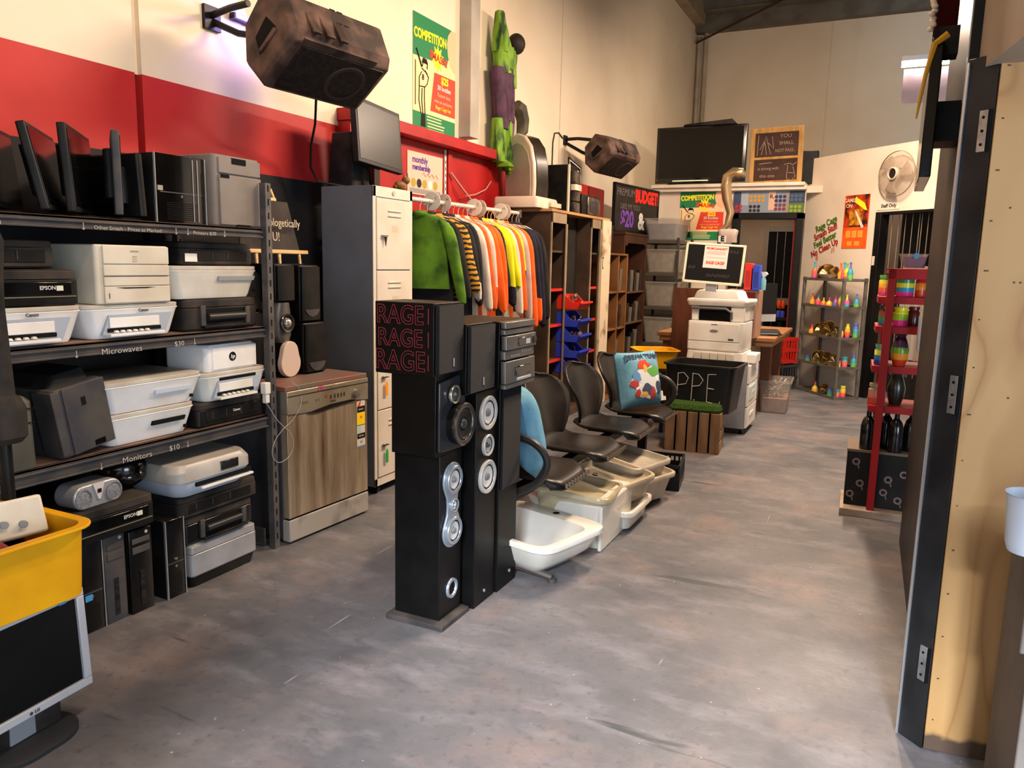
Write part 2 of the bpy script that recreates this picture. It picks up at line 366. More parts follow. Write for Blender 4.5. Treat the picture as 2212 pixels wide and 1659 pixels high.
# plywood end panel
def ply():
    m = bpy.data.materials.new('plywood'); m.use_nodes = True; nt = m.node_tree; N = nt.nodes; L = nt.links
    p = N['Principled BSDF']; p.inputs['Roughness'].default_value = .6
    tc = N.new('ShaderNodeTexCoord'); mp = N.new('ShaderNodeMapping'); mp.inputs['Scale'].default_value = (3.2, 3, .8); L.new(tc.outputs['Object'], mp.inputs[0])
    n = N.new('ShaderNodeTexNoise'); n.inputs['Scale'].default_value = 1.6; n.inputs['Detail'].default_value = 1.5; n.inputs['Distortion'].default_value = .6; L.new(mp.outputs[0], n.inputs['Vector'])
    mm = N.new('ShaderNodeMath'); mm.operation = 'MULTIPLY'; mm.inputs[1].default_value = 7; L.new(n.outputs[0], mm.inputs[0])
    fr = N.new('ShaderNodeMath'); fr.operation = 'PINGPONG'; fr.inputs[1].default_value = 1; L.new(mm.outputs[0], fr.inputs[0])
    r = N.new('ShaderNodeValToRGB'); L.new(fr.outputs[0], r.inputs[0])
    r.color_ramp.elements[0].color = lin('b08a58'); r.color_ramp.elements[1].color = lin('976d3f'); r.color_ramp.elements[0].position = .25
    e = r.color_ramp.elements.new(.85); e.color = lin('a47c4a')
    # grubby foot of the board
    sp = N.new('ShaderNodeSeparateXYZ'); L.new(tc.outputs['Object'], sp.inputs[0])
    n2 = N.new('ShaderNodeTexNoise'); n2.inputs['Scale'].default_value = 14; L.new(tc.outputs['Object'], n2.inputs['Vector'])
    a = N.new('ShaderNodeMath'); a.operation = 'MULTIPLY_ADD'; a.inputs[1].default_value = -.08; L.new(n2.outputs[0], a.inputs[0]); L.new(sp.outputs[2], a.inputs[2])
    r2 = N.new('ShaderNodeValToRGB'); r2.color_ramp.elements[0].position = 0; r2.color_ramp.elements[1].position = .02; r2.color_ramp.elements[0].color = (1, 1, 1, 1); r2.color_ramp.elements[1].color = (0, 0, 0, 1); L.new(a.outputs[0], r2.inputs[0])
    x = N.new('ShaderNodeMix'); x.data_type = 'RGBA'; L.new(r2.outputs[0], x.inputs[0]); L.new(r.outputs[0], x.inputs[6]); x.inputs[7].default_value = lin('4a382a')
    L.new(x.outputs[2], p.inputs['Base Color']); return m
pt = thing('plywood_board', 'tall pale plywood board with knots and grubby foot beside the black door frame', 'board', (.222, 2.502, .004), math.atan2(.025, .232))
B().box(0, .232, 0, .018, 0, 2.08).build('panel', ply(), pt, bevel=.0015)
b = B(); rnd = random.Random(3)
for k in range(15):
    z = .10 + k*.135; b.cyl((.016+rnd.random()*.01, .001, z), (.016, -.001, z), .0022, n=8)
for (x, z) in ((.06, 1.62), (.09, 1.42), (.105, 1.42), (.20, .83), (.11, 1.1)): b.cyl((x, .001, z), (x, -.001, z), .003, n=8)
b.build('screw_heads', M('screw_dark', '4c4238', .6), pt)
# grey pedestal at the right edge with a white cup
gp = thing('grey_pedestal', 'dull grey painted cabinet edge cut by the right side of the photo', 'cabinet', (.36, 2.05, 0))
B().box(.015, .75, 0, .4, 0, .55).build('body', M('pedestal_grey', '6b635d', .7, scale=5, col2='5c554f'), gp, bevel=.004)
B().box(.0, .6, .03, .3, .55, .79).build('ledge', M('pedestal_grey'), gp, bevel=.004)
cp = thing('plastic_cup', 'pale blue-white plastic cup holding a blue pen, at the right edge', 'cup', (.365, 2.13, .79))
B().lathe([(.0, 0), (.050, 0), (.056, .02), (.064, .14), (.067, .142), (.061, .136), (.052, .02), (0, .012)], 28).build('cup_body', M('cup_white', 'b9c4d2', .35), cp)
B().cyl((.0, -.01, .03), (.03, .03, .165), .006).build('blue_pen', M('pen_blue', '2340c8', .4), cp)
# ============================================================ THE STEEL SHELVING
shm = M('shelf_steel', '38383b', .5, .3, scale=8, col2='4e4844', bump=.05)
shtop = M('shelf_board_dusty', '5d4a42', .75, scale=5, col2='85695c', bump=.05)
un = thing('steel_shelving', 'dark grey steel shelving along the left wall with chalk prices on its edges', 'shelf', (-2.68, 1.2, 0))
for z, th in ((.69, .06), (1.12, .05), (1.58, .045)):
    b = B(); b.cur = 0; b.box(-.0, .012, -1.2, 1.60, z-th, z); b.box(0, .022, -1.2, 1.60, z-th, z-th+.008); b.box(-.6, 0, -1.2, 1.6, z-.03, z-.012); b.box(.0, .02, -1.2, 1.60, z-.022, z-.014)
    b.cur = 1; b.box(-.6, .012, -1.2, 1.60, z-.011, z)
    sh = b.build('shelf', [shm, shtop], un, bevel=.002)
ch = chalk
def shelf_txt(s, y, z, size, kind='lettering'): txt(s, size*.9, M('chalk_on_shelf', 'a39d94', .9), un, (.0235, y-1.2, z), (PI/2, 0, PI/2), sx=1.15)
shelf_txt('Monitors  $30', 1.52, 1.543, .026); shelf_txt('Other Smash - Prices as Marked', 2.08, 1.543, .022); shelf_txt('Printers $30', 2.45, 1.543, .024)
shelf_txt('Microwaves', 2.02, 1.079, .036); shelf_txt('$30', 2.29, 1.081, .032); shelf_txt('Monitors', 2.06, .641, .036); shelf_txt('$10', 2.24, .643, .034)
b = B()
for (y, z) in ((1.83, 1.08), (2.37, 1.083), (1.90, .640), (2.31, .643), (1.89, 1.545), (2.30, 1.545), (2.36, 1.545), (2.56, 1.545)):
    b.cyl((.0235, y-1.2, z-.012), (.0235, y-1.2, z+.014), .0016, n=6); b.cyl((.0235, y-1.206, z-.005), (.0235, y-1.2, z-.012), .0014, n=6); b.cyl((.0235, y-1.194, z-.005), (.0235, y-1.2, z-.012), .0014, n=6)
b.build('chalk_arrows', M('chalk_on_shelf'), un)
def upright(x, y):
    b = B(); b.prism([(x-.036, y-.0), (x+.0, y-.0), (x, y+.036), (x-.003, y+.036), (x-.003, y+.003), (x-.036, y+.003)], 'z', 0, 1.79)
    u = b.build('upright', M('slotted_upright', '505155', .45, .5, scale=14, col2='6a6560'), un)
    b = B()
    for k in range(28):
        z = .05 + k*.063
        b.box(x-.0, x+.0006, y+.014, y+.022, z, z+.03)
    b.build('slots', void, u)
upright(.03, 1.61); upright(-.56, 1.61); upright(.0, .33); upright(-.56, -1.2)
B().box(-.6, -.03, 1.6, 1.61, .02, .10).box(-.6, -.58, -1.2, 1.6, .02, .1).build('foot_rail', shm, un)

# ---- printers and the like; local front is -y, base at z 0
def put(name, label, cat, y0, y1, z, xf=-2.70, d=.34, group=None, tilt=0):
    return thing(name, label, cat, (xf - d/2, (y0+y1)/2, z), PI/2 + tilt, group), y1-y0
def mfp_white(label, y0, y1, z, h, mat, open_front=True, logo='', xf=-2.69, tilt=0, group=None, slot=None, d=.31):
    """small white all-in-one: flaring body, flat scanner lid"""
    t, w = put('inkjet_printer', label, 'printer', y0, y1, z, xf, d, group, tilt)
    b = B().loft([(0, w*.80, d*.86, .03), (h*.12, w*.84, d*.90, .035), (h*.8, w*.97, d*.98, .04), (h*.86, w, d, .04), (h*.87, w*.985, d*.985, .04)], nc=5)
    b.build('body', mat, t, bevel=.002)
    B().loft([(h*.88, w*.975, d*.975, .035), (h*.985, w*.98, d*.98, .035), (h, w*.95, d*.95, .03)], nc=5).build('scanner_lid', M('lid_grey', 'b9b6ad', .45, scale=5, col2='a79f92'), t, bevel=.001)
    if open_front:
        x0, x1 = -w*.27, w*.30; yf = -d*.47
        b = B().prism([(x0-.03, h*.12), (x1, h*.12), (x1+.035, h*.70), (x0, h*.70)], 'y', yf-.012, yf+.05)
        o = b.build('tray_bay', M('bay_shadow', '97a0ac', .5), t)
        B().box(x0+.0, x1-.03, yf-.016, yf-.011, h*.32, h*.62).build('inner_cover', mat, t, bevel=.002)
        B().box(x0-.01, x1-.025, yf-.0165, yf-.012, h*.20, h*.31).build('paper_slot', void, t)
        b = B()
        for k in range(6): b.prism([(x0+.01+k*.028, h*.19), (x0+.03+k*.028, h*.19), (x0+.025+k*.028, h*.25), (x0+.015+k*.028, h*.25)], 'y', yf-.03, yf-.017)
        b.box(x0-.02, x1-.03, yf-.045, yf-.0, h*.09, h*.17)
        b.build('output_tray', mat, t, bevel=.001)
    if slot:
        s0, s1, zz, sm = slot; yf = -d*.494
        b = B().prism([(s0*w, h*zz), (s1*w, h*zz), (s1*w+.008, h*(zz+.14)), (s0*w+.004, h*(zz+.14))], 'y', yf-.004, yf+.03)
        b.build('paper_slot', sm, t, bevel=.001)
        B().box(s1*w+.006, s1*w+.018, -d*.48, -d*.44, h*.16, h*.26).build('card_window', void, t)
    if logo:
        txt(logo, h*.13, M('logo_dark', '3a3a3c', .6), t, (w*.08, -d*.5-.001, h*.80), bold=.0004)
    return t
def laser_tall(label, y0, y1, z, h, mat, xf=-2.69):
    t, w = put('laser_printer', label, 'printer', y0, y1, z, xf, .38); d = .38
    B().loft([(0, w, d, .012), (h, w, d, .012)], nc=3).build('body', mat, t, bevel=.006)
    yf = -d/2
    for (a, c, nm) in ((.68, .985, 'top_cover'), (.48, .665, 'bypass_door'), (.02, .30, 'paper_drawer'), (.31, .47, 'front_panel')):
        B().box(-w*.5+.03, w*.5-.006, yf-.008, yf+.01, h*a, h*c).build(nm, mat, t, bevel=.003)
    B().prism([(-.05, h*.265), (.05, h*.265), (.09, h*.285), (-.09, h*.285)], 'y', yf-.0095, yf-.007).build('drawer_grip', void, t)
    B().box(-w*.5+.046, -w*.5+.05, yf-.0092, yf-.007, h*.1, h*.19).box(-w*.47+.02, w*.46, yf-.0092, yf-.007, h*.468, h*.474).build('seam', M('seam_grey', '554f48'), t)
    B().box(-.018, .018, yf-.0092, yf-.008, h*.885, h*.91).build('logo_bar', M('logo_grey', '8d867a', .6), t)
    b = B()
    for k in range(3): b.box(-.01, .01, yf-.0095, yf-.008, h*(.80-.04*k), h*(.82-.04*k))
    b.build('buttons', M('button_grey', 'a69e90'), t)
    return t
def box_printer(name, label, y0, y1, z, h, mat, d=.33, xf=-2.70, style=0, mark='', group=None, cat='printer', tilt=0):
    t, w = put(name, label, cat, y0, y1, z, xf, d, group, tilt); yf = -d/2
    B().loft([(0, w*.96, d*.95, .015), (h*.06, w, d, .02), (h*.72, w, d, .02)], nc=4).build('body', mat, t, bevel=.002)
    B().loft([(h*.735, w*.99, d*.99, .02), (h*.96, w*.985, d*.985, .02), (h, w*.94, d*.94, .03)], nc=4).build('scanner_lid', blkdusty if mat in (blk, dgrey, blkg) else mat, t, bevel=.002)
    if style == 0:
        B().box(-w*.42, w*.42, yf-.004, yf+.01, h*.30, h*.66).build('control_panel', blkg, t, bevel=.002)
        B().box(-w*.46, w*.46, yf-.003, yf+.005, h*.245, h*.275).build('trim_line', M('gold_grey_trim', '8d8674', .35, .5), t)
        B().box(-w*.30, w*.18, yf-.004, yf+.01, h*.06, h*.2).build('paper_slot', void, t)
        B().box(w*.28, w*.34, yf-.006, yf-.003, h*.42, h*.56).build('sticker', M('label_pale', 'c9c5b4', .6), t)
    elif style == 1:        # open cartridge bay
        B().box(-w*.30, w*.33, yf-.003, yf+.01, h*.22, h*.68).build('cartridge_bay', void, t)
        B().cyl((-w*.22, yf-.008, h*.42), (w*.28, yf-.008, h*.42), h*.12).build('roller', M('roller_grey', '2c2a2a', .35), t)
        B().box(-w*.31, -w*.25, yf-.012, yf, h*.15, h*.8).build('side_arm', dgrey, t, bevel=.002); B().box(w*.3, w*.36, yf-.012, yf, h*.15, h*.72).build('side_arm', dgrey, t, bevel=.002)
        B().box(-w*.3, w*.34, yf-.03, yf, h*.08, h*.16).build('output_tray', blk, t, bevel=.002)
    elif style == 2:        # plain front
        B().box(-w*.38, w*.40, yf-.003, yf+.01, h*.2, h*.66).build('front_flap', blk, t, bevel=.002)
        for x in (-.30, -.1, .12): B().box(w*x, w*x+.003, yf-.005, yf, h*.3, h*.6).build('rib', dgrey, t)
    if mark: txt(mark, h*.15, M('logo_pale', 'b9b6b0', .6), t, (w*(.05 if style else .2), yf-.007, h*.5), bold=.0004)
    return t
wmat = M('printer_white', 'dfe0e0', .4, scale=4, col2='cfccc6')
# middle shelf (z 1.12)
mfp_white('white open-trayed inkjet printer at far left of the middle shelf under a black one', 1.42, 1.90, 1.122, .135, wmat, logo='Canon')
mfp_white('white inkjet printer with open tray on the middle shelf under the tall beige laser printer', 1.89, 2.34, 1.122, .132, wmat, logo='Canon')
box_printer('inkjet_printer', 'black inkjet printer with open cartridge bay on the right end of the middle shelf', 2.36, 2.79, 1.122, .138, blkdusty, style=1, d=.36)
box_printer('inkjet_printer', 'black inkjet printer with pale sticker and brass trim line, left of the beige laser printer', 1.47, 1.89, 1.258, .13, blk, mark='EPSON')
t = box_printer('fax_machine', 'dusty black printer topmost at the far left, just under the top shelf', 1.46, 1.83, 1.392, .10, blkdusty, style=2, xf=-2.74)
laser_tall('tall beige laser printer with drawers, right under the top shelf', 1.95, 2.285, 1.255, .228, M('laser_beige', 'c9c2b2', .5, scale=4, col2='b7ad9a'))
t = mfp_white('white inkjet printer with a grey slot on the middle shelf, between two black printers', 2.29, 2.80, 1.262, .142, M('printer_bone', 'd3cfc3', .4, scale=4, col2='bfb8a8'), open_front=False, slot=(.0, .42, .55, M('slot_grey', '7e8287', .5)))
t = box_printer('inkjet_printer', 'black printer with white sticker squeezed under the top shelf at its right end', 2.38, 2.80, 1.407, .10, blkdusty, style=2, xf=-2.73)
B().box(-.19, -.125, -.170, -.168, .015, .05).build('white_sticker', wht, t)
# lower shelf (z .69)
def upright_printer(name, label, y0, y1, z, h, mat, d, tilt, lean=0):
    t = thing(name, label, 'printer', (-2.68 - d/2, (y0+y1)/2, z), PI/2 + tilt, None, rx=0, ry=0)
    t.rotation_euler = (0, lean, PI/2+tilt); t.rotation_mode = 'XYZ'; t.rotation_euler = (lean, 0, PI/2+tilt)
    w = y1-y0; yf = -d/2
    B().loft([(0, w, d, .02), (h, w*.95, d, .02)], nc=3).build('body', mat, t, bevel=.004)
    b = B().box(-w*.5-.004, -w*.5+.03, yf-.006, yf+.1, .01, h*.98).box(-w*.5+.042, w*.5, yf-.006, yf+.02, .0, h*.99)
    b.build('side_cover', mat, t, bevel=.003)
    B().box(w*.0, w*.08, yf-.008, yf, h*.68, h*.80).build('latch', void, t)
    B().box(w*.1, w*.3, yf-.008, yf, h*.03, h*.11).build('hinge_block', blkg, t)
    return t
t = upright_printer('printer_on_end', 'black office printer stood on its end and leaning, on the lower shelf', 1.76, 1.98, .692, .26, dgrey, .30, .05, 0)
t.rotation_euler = (0, R(-5), 0); t.rotation_euler = Euler((0, 0, PI/2+.05)).to_matrix().to_4x4().__matmul__(Matrix.Rotation(R(-9), 4, 'Y')).to_euler(); t.location.z = .712
b = B().loft([(.258, .18, .26, .02, .0, .02), (.30, .13, .22, .02, .02, .02)], nc=3); b.build('scanner_hood', blkdusty, t, bevel=.003)
t, w_ = put('fax_machine', 'olive-grey fax machine stood upright at the left end of the lower shelf', 'fax', 1.47, 1.665, .692, -2.66, .3)
B().loft([(0, .2, .3, .03), (.24, .19, .3, .03), (.26, .15, .28, .03)], nc=4).build('body', M('olive_grey', '4a4a40', .55, scale=5, col2='3d3d36'), t, bevel=.004)
B().box(-.095, .095, -.152, -.149, .165, .168).box(-.095, .095, -.152, -.149, .215, .218).build('seam', void, t)
slw = M('slot_white', 'a9b4c2', .5)
mfp_white('white inkjet printer with black paper slot, lower of two stacked on the lower shelf', 1.94, 2.39, .692, .128, wmat, False, xf=-2.68, d=.36, slot=(-.02, .34, .46, void))
mfp_white('white inkjet printer, upper of two stacked on the lower shelf, with pale paper slot', 1.93, 2.43, .822, .128, wmat, False, xf=-2.67, d=.38, slot=(-.02, .34, .46, slw))
box_printer('inkjet_printer', 'dusty black inkjet printer under an open white one, right end of lower shelf', 2.39, 2.79, .692, .108, blk, d=.34, xf=-2.68, style=2, mark='Canon')
t = mfp_white('white inkjet printer with gaping front, on a black printer on the lower shelf', 2.41, 2.82, .801, .13, M('printer_pale', 'd6d7d2', .4, scale=4, col2='c4c1b4'), True, xf=-2.67, d=.34)
B().box(-.10, .12, -.169, -.162, .05, .105).build('open_bay', void, t)
b = B()
for k in range(5): b.box(-.09+k*.04, -.072+k*.04, -.172, -.168, .055, .08)
b.build('cartridge', M('cartridge_grey', '88888a'), t)
t, w_ = put('laser_printer', 'small white laser printer with round black logo, topmost on the lower shelf', 'printer', 2.455, 2.765, .932, -2.69, .26)
B().loft([(0, .30, .25, .02), (.02, .305, .26, .02), (.11, .305, .26, .02), (.122, .29, .24, .03)], nc=4).build('body', wmat, t, bevel=.002)
B().box(-.118, .15, -.133, -.12, .008, .112).build('front_cover', wmat, t, bevel=.004)
B().cyl((.0, -.1335, .062), (.0, -.1345, .062), .021, n=28).build('logo_disc', void, t); txt('hp', .026, wht, t, (0, -.135, .062), shear=.25, bold=.0005)
# top shelf (z 1.58): screens and a grey printer
def slab_monitor(name, label, xf, xb, y, h, z=1.60, yaw=0, lean=0, stand=True, mat=None):
    """flat screen standing with its edge to the aisle"""
    L_ = xf-xb; t = thing(name, label, 'monitor', (xf-L_/2*math.cos(yaw), y-L_/2*math.sin(yaw), z), yaw)
    b = B(); b.T = Matrix.Rotation(lean, 4, 'X')
    b.loft([(0, L_, .03, .008), (h, L_, .03, .008)], nc=3); b.build('casing', blk if mat is None else mat, t, bevel=.003)
    b = B(); b.T = Matrix.Rotation(lean, 4, 'X'); b.box(-L_/2+.015, L_/2-.015, .0145, .0175, .02, h-.018); b.build('screen', blkg, t)
    b = B(); b.T = Matrix.Rotation(lean, 4, 'X'); b.loft([(h*.2, L_*.6, .05, .02, 0, -.02), (h*.8, L_*.6, .05, .02, 0, -.02)], nc=3); b.build('back_bulge', blk, t, bevel=.005)
    if stand: B().loft([(-.02, .22, .18, .06), (-.008, .2, .16, .06)], nc=5).build('base', blk, t)
    return t
slab_monitor('flat_monitor', 'black flat monitor at the far left of the top shelf, cut by the edge', -2.72, -3.20, 1.58, .29, yaw=-.78, lean=R(6))
slab_monitor('flat_monitor', 'tallest-leaning black flat monitor with bright front edge, second from left on the top shelf', -2.72, -3.18, 1.79, .305, yaw=-.78, lean=R(11))
slab_monitor('flat_monitor', 'large black flat monitor turned half to the aisle, third from left on the top shelf', -2.72, -3.16, 1.89, .315, yaw=-.80, lean=R(3))
slab_monitor('flat_monitor', 'thin grey flat monitor standing tall, seen exactly edge-on, fourth from left on the top shelf', -2.72, -3.02, 2.09, .32, yaw=-.63, lean=0, mat=dgrey)
slab_monitor('flat_monitor', 'short black flat monitor with buttons, fifth from left on the top shelf', -2.72, -3.08, 2.205, .245, yaw=-.05, lean=R(3))
def tower(label, y0, y1, z, h, d, xf, style=0, group=None, name='computer_tower'):
    t, w = put(name, label, 'computer', y0, y1, z, xf, d, group); yf = -d/2
    B().box(-w/2, w/2, -d/2+.012, d/2, 0, h).build('case', blk, t, bevel=.002)
    B().loft([(0, w, .014, .004, 0, yf+.007), (h, w, .014, .004, 0, yf+.007)], nc=2).build('front_panel', blkg if style != 2 else dgrey, t, bevel=.002)
    if style in (0, 3):
        B().box(-w/2-.001, -w/2+.003, yf-.003, yf+.006, 0, h).box(w/2-.003, w/2+.001, yf-.003, yf+.006, 0, h).build('silver_edge', silver, t)
        B().box(-w*.42, w*.42, yf-.002, yf, h*.44, h*.455).build('drive_seam', dgrey, t)
        B().cyl((0, yf, h*.40), (0, yf-.003, h*.40), .006).build('power_button', chrome, t)
        b = B()
        for k in range(9): b.box(-w*.3, w*.3, yf-.001, yf, h*(.05+.03*k), h*(.062+.03*k))
        b.build('vent', void, t)
        txt('hp', .018, M('logo_grey'), t, (0, yf-.002, h*.5)) if style == 3 else None
    else:
        for a, c in ((.84, .9), (.72, .8)): B().box(-w*.38, w*.38, yf-.004, yf, h*a, h*c).build('drive_bay', dgrey, t, bevel=.001)
        B().cyl((w*.25, yf, h*.95), (w*.25, yf-.003, h*.95), .007).build('power_button', M('button_grey'), t)
        B().box(-w*.1, w*.1, yf-.003, yf, h*.08, h*.5).build('mesh_grille', M('mesh_dark', '0a0a0a', .8, scale=60, col2='202020'), t)
    return t
t = tower('black computer tower with two pale front lines, on the top shelf beside the grey printer', 2.27, 2.53, 1.582, .28, .40, -2.73, name='computer_tower')
B().box(.06, .064, -.203, -.2, .01, .27).box(.085, .089, -.203, -.2, .01, .27).build('pale_line', silver, t)
B().box(-.12, -.095, -.203, -.2, .13, .15).build('badge', M('logo_grey'), t)
t, w_ = put('laser_printer', 'grey laser printer stood on end at the right end of the top shelf', 'printer', 2.545, 2.835, 1.582, -2.70, .36)
gpm = M('warm_grey_plastic', '77706a', .55, scale=4, col2='686059')
B().loft([(0, .28, .36, .02), (.31, .28, .36, .02)], nc=3).build('body', gpm, t, bevel=.005)
B().box(-.115, .137, -.19, -.17, .005, .225).box(-.115, .137, -.187, -.17, .23, .3).build('cover', gpm, t, bevel=.004)
B().box(-.04, .045, -.189, -.18, .275, .301).box(-.11, -.06, -.192, -.18, .21, .225).box(-.02, .06, -.192, -.18, .0, .01).build('hand_slot', void, t)

# ---- bottom of the shelving (on the floor)
tower('black computer tower with silver edges and blue sticker, partly behind the yellow bin', 1.77, 1.875, .0, .36, .38, -2.65, 0)
B().box(-.03, .0, -.1935, -.1925, .13, .155).build('blue_sticker', M('sticker_blue', '3f8cc4', .4), bpy.data.objects['computer_tower.001'])
tower('black mesh-fronted computer tower, second from left on the floor under the shelving', 1.882, 1.975, .0, .36, .38, -2.65, 2)
tower('dark blue-black computer tower with slotted front, third from left on the floor under the shelving', 1.985, 2.092, .0, .35, .38, -2.64, 1)
tower('black computer tower with two bright silver edges beside the silver printer', 2.15, 2.245, .0, .345, .38, -2.63, 3)
b = box_printer('inkjet_printer', 'black inkjet printer lying across the computer towers under the radio', 1.70, 2.10, .362, .13, blk, d=.36, xf=-2.62, style=0, mark='EPSON')
box_printer('inkjet_printer', 'silver-grey inkjet printer lowest of the stack on the floor under the shelving', 2.27, 2.66, .05, .145, silver, d=.34, xf=-2.62, style=3, mark='')
b = bpy.data.objects['inkjet_printer.009'] if 'inkjet_printer.009' in bpy.data.objects else None
tt = thing('dust_tray', 'black plastic base tray under the silver printer on the floor', 'tray', (-2.79, 2.465, 0), PI/2)
B().loft([(0, .36, .30, .02), (.048, .38, .32, .02)], nc=3).build('tray', blk, tt)
box_printer('inkjet_printer', 'black inkjet printer with blue sticker between the silver one and the glossy black ones', 2.26, 2.66, .197, .125, blkg, d=.34, xf=-2.64, style=1)
box_printer('inkjet_printer', 'flat black printer right under the silver-topped one, bottom of the shelving', 2.22, 2.68, .325, .095, blkdusty, d=.34, xf=-2.63, style=2)
t, w_ = put('inkjet_printer', 'silver-white rounded inkjet printer with small screen, topmost under the lower shelf', 'printer', 2.19, 2.64, .421, -2.60, .37)
B().loft([(0, .36, .30, .05), (.03, .41, .35, .06), (.07, .43, .36, .06)], nc=6).build('body', M('body_blue_white', 'aeb9c6', .35, scale=4, col2='9fa7b0'), t, bevel=.002)
B().loft([(.07, .44, .37, .06), (.115, .45, .37, .07), (.145, .42, .33, .08)], nc=6).build('scanner_lid', M('lid_silver', 'a8a49c', .35, scale=5, col2='95908a'), t, bevel=.003)
B().box(.02, .12, -.190, -.18, .085, .125).build('display', blkg, t, bevel=.002)
B().box(-.12, .2, -.188, -.17, .045, .062).build('paper_slot', void, t)
B().box(-.1, .2, -.20, -.17, .03, .04).build('output_tray', wmat, t, bevel=.002)
# radio, black ball-like helmet
t, w_ = put('portable_radio', 'silver oval radio with two round speakers on the black printer', 'radio', 1.735, 1.985, .492, -2.64, .12, tilt=.05)
t.scale = (.84, 1, .92); t.location.y += .015
prof = arc(-.075, .05, .05, 90, 270, 10) + arc(.075, .05, .05, -90, 90, 10)
B().prism(prof, 'y', -.05, .06).build('case', silver, t, bevel=.006)
for sx in (-1, 1):
    o = B().lathe([(.040, 0), (.042, .006), (.036, .007), (.034, .003), (.0, .008)], 28, (sx*.078, -.05, .048), 'y').build('speaker', M('grille_grey', '86868a', .5, .3, scale=90, col2='6c6c70'), t)
B().prism([(-.03, .098), (.03, .098), (.006, .03), (-.006, .03)], 'y', -.055, -.049).build('control_panel', M('panel_pale', 'b7b7b4', .4), t, bevel=.001)
B().box(-.010, .010, -.057, -.054, .058, .075).build('display', M('display_dark_red', '3a0c0c', .2), t)
t = thing('motorcycle_helmet', 'glossy black rounded helmet behind the radio under the shelving', 'helmet', (-2.82, 2.10, .492))
B().ell((0, 0, .075), (.11, .10, .09), 24, 14).build('shell', blkg, t)
B().ell((.06, .0, .05), (.055, .07, .04), 16, 10).build('visor', M('visor', '141210', .05), t)
# ============================================================ LEFT FOREGROUND
by = M('bin_yellow', 'e0a507', .4, scale=5, col2='cf9503')
def bin_(name, label, cat, loc, rz, L_, W, H, mat, r=.05, lip=.025, k0=.86, rx=0):
    t = thing(name, label, cat, loc, rz); t.rotation_euler[0] = rx
    k = k0; th = .006
    b = B().loft([(0, L_*k, W*k, r), (H*.96, L_, W, r), (H*.96, L_+lip*2, W+lip*2, r+lip), (H, L_+lip*2, W+lip*2, r+lip), (H, L_-th*2, W-th*2, r), (th*2, L_*k-th*2, W*k-th*2, r)], nc=5)
    b.build('tub', mat, t, bevel=.002); return t
t = bin_('yellow_bin', 'large bright yellow plastic bin heaped with junk behind the silver-framed monitor', 'bin', (-2.31, 1.14, .43), PI/2, .62, .42, .22, by, k0=.97)
o = thing('storage_box', 'dark box the yellow bin stands on, mostly hidden behind the silver-framed monitor', 'box', (-2.36, 1.12, 0))
B().box(-.17, .17, -.30, .26, 0, .43).build('body', blkdusty, o, bevel=.004); B().box(-.175, .175, -.305, .265, .40, .428).build('lid', blk, o, bevel=.003)
t = thing('control_unit', 'white control unit with knobs lying tilted in the yellow bin', 'appliance', (-2.34, 1.27, .58), PI/2 - .15, rx=R(-20))
B().loft([(0, .26, .16, .02), (.05, .24, .12, .02), (.06, .22, .1, .02)], nc=4)
b = B().prism([(-.09, 0), (.09, 0), (.07, .09), (-.09, .12)], 'x', -.16, .16); b.build('casing', M('casing_cream', 'd5d0c2', .4, scale=5, col2='c3bba8'), t, bevel=.01)
b = B()
for x, z in ((-.11, .05), (-.06, .05), (-.01, .05), (.04, .05), (.09, .04)): b.cyl((x, -.088, z), (x, -.102, z-.003), .011)
b.build('knobs', M('knob_grey', '8b8c8c', .35, .4), t)
o = thing('cardboard_lid', 'white sheet of card sticking up out of the yellow bin', 'card', (-2.52, 1.20, .60), PI/2, rx=R(-32))
B().box(-.2, .22, 0, .004, 0, .22).build('sheet', wht, o)
o = thing('rounded_cap', 'dark red rounded cap lying in the front of the yellow bin', 'cap', (-2.20, 1.16, .56))
B().ell((0, 0, .02), (.08, .12, .085), 20, 12).build('cap', M('dark_red_cloth', '7a1119', .5, scale=10, col2='5f0c13'), o)
o = thing('black_pouch', 'black crumpled plastic piece lying inside the yellow bin', 'bag', (-2.38, 1.28, .56))
B().ell((0, 0, .0), (.14, .13, .05), 16, 8).build('pouch', blkdusty, o)
# monitor with the silver frame
t = thing('flat_monitor', 'old flat monitor with silver-white frame standing on the floor, bottom left corner', 'monitor', (-2.20, 1.27, 0), PI/2 + R(4))
B().loft([(0, .30, .22, .11), (.012, .30, .22, .11), (.02, .27, .19, .1)], nc=8).build('base', M('base_charcoal', '2b2c2e', .5), t)
B().prism([(-.05, .018), (.05, .018), (.045, .14), (-.045, .14)], 'y', -.012, .015).build('neck', M('neck_grey', '85898f', .4), t, bevel=.003)
fr = M('frame_silver', 'b3b6bc', .4, .1, scale=4, col2='a6a8ae')
W_, H_ = .40, .32
def tilt_(b): b.T = Matrix.Translation((0, -.03, .098)) @ Matrix.Rotation(R(-3), 4, 'X'); return b
b = tilt_(B()); fw = .026
b.box(-W_/2, W_/2, -.02, .02, 0, fw).box(-W_/2, W_/2, -.02, .02, H_-fw, H_).box(-W_/2, -W_/2+fw, -.02, .02, fw, H_-fw).box(W_/2-fw, W_/2, -.02, .02, fw, H_-fw)
b.build('frame', fr, t, bevel=.003)
tilt_(B()).box(-W_/2+fw, W_/2-fw, -.010, .01, fw, H_-fw).build('screen', M('screen_off', '0c0d0e', .25), t)
tilt_(B()).loft([(.03, .34, .04, .02, 0, .035), (.29, .34, .04, .02, 0, .035)], nc=3).build('rear_casing', dgrey, t, bevel=.008)
txt('LG', .013, M('logo_dark'), t, (.01, -.052, .112), bold=.0003)
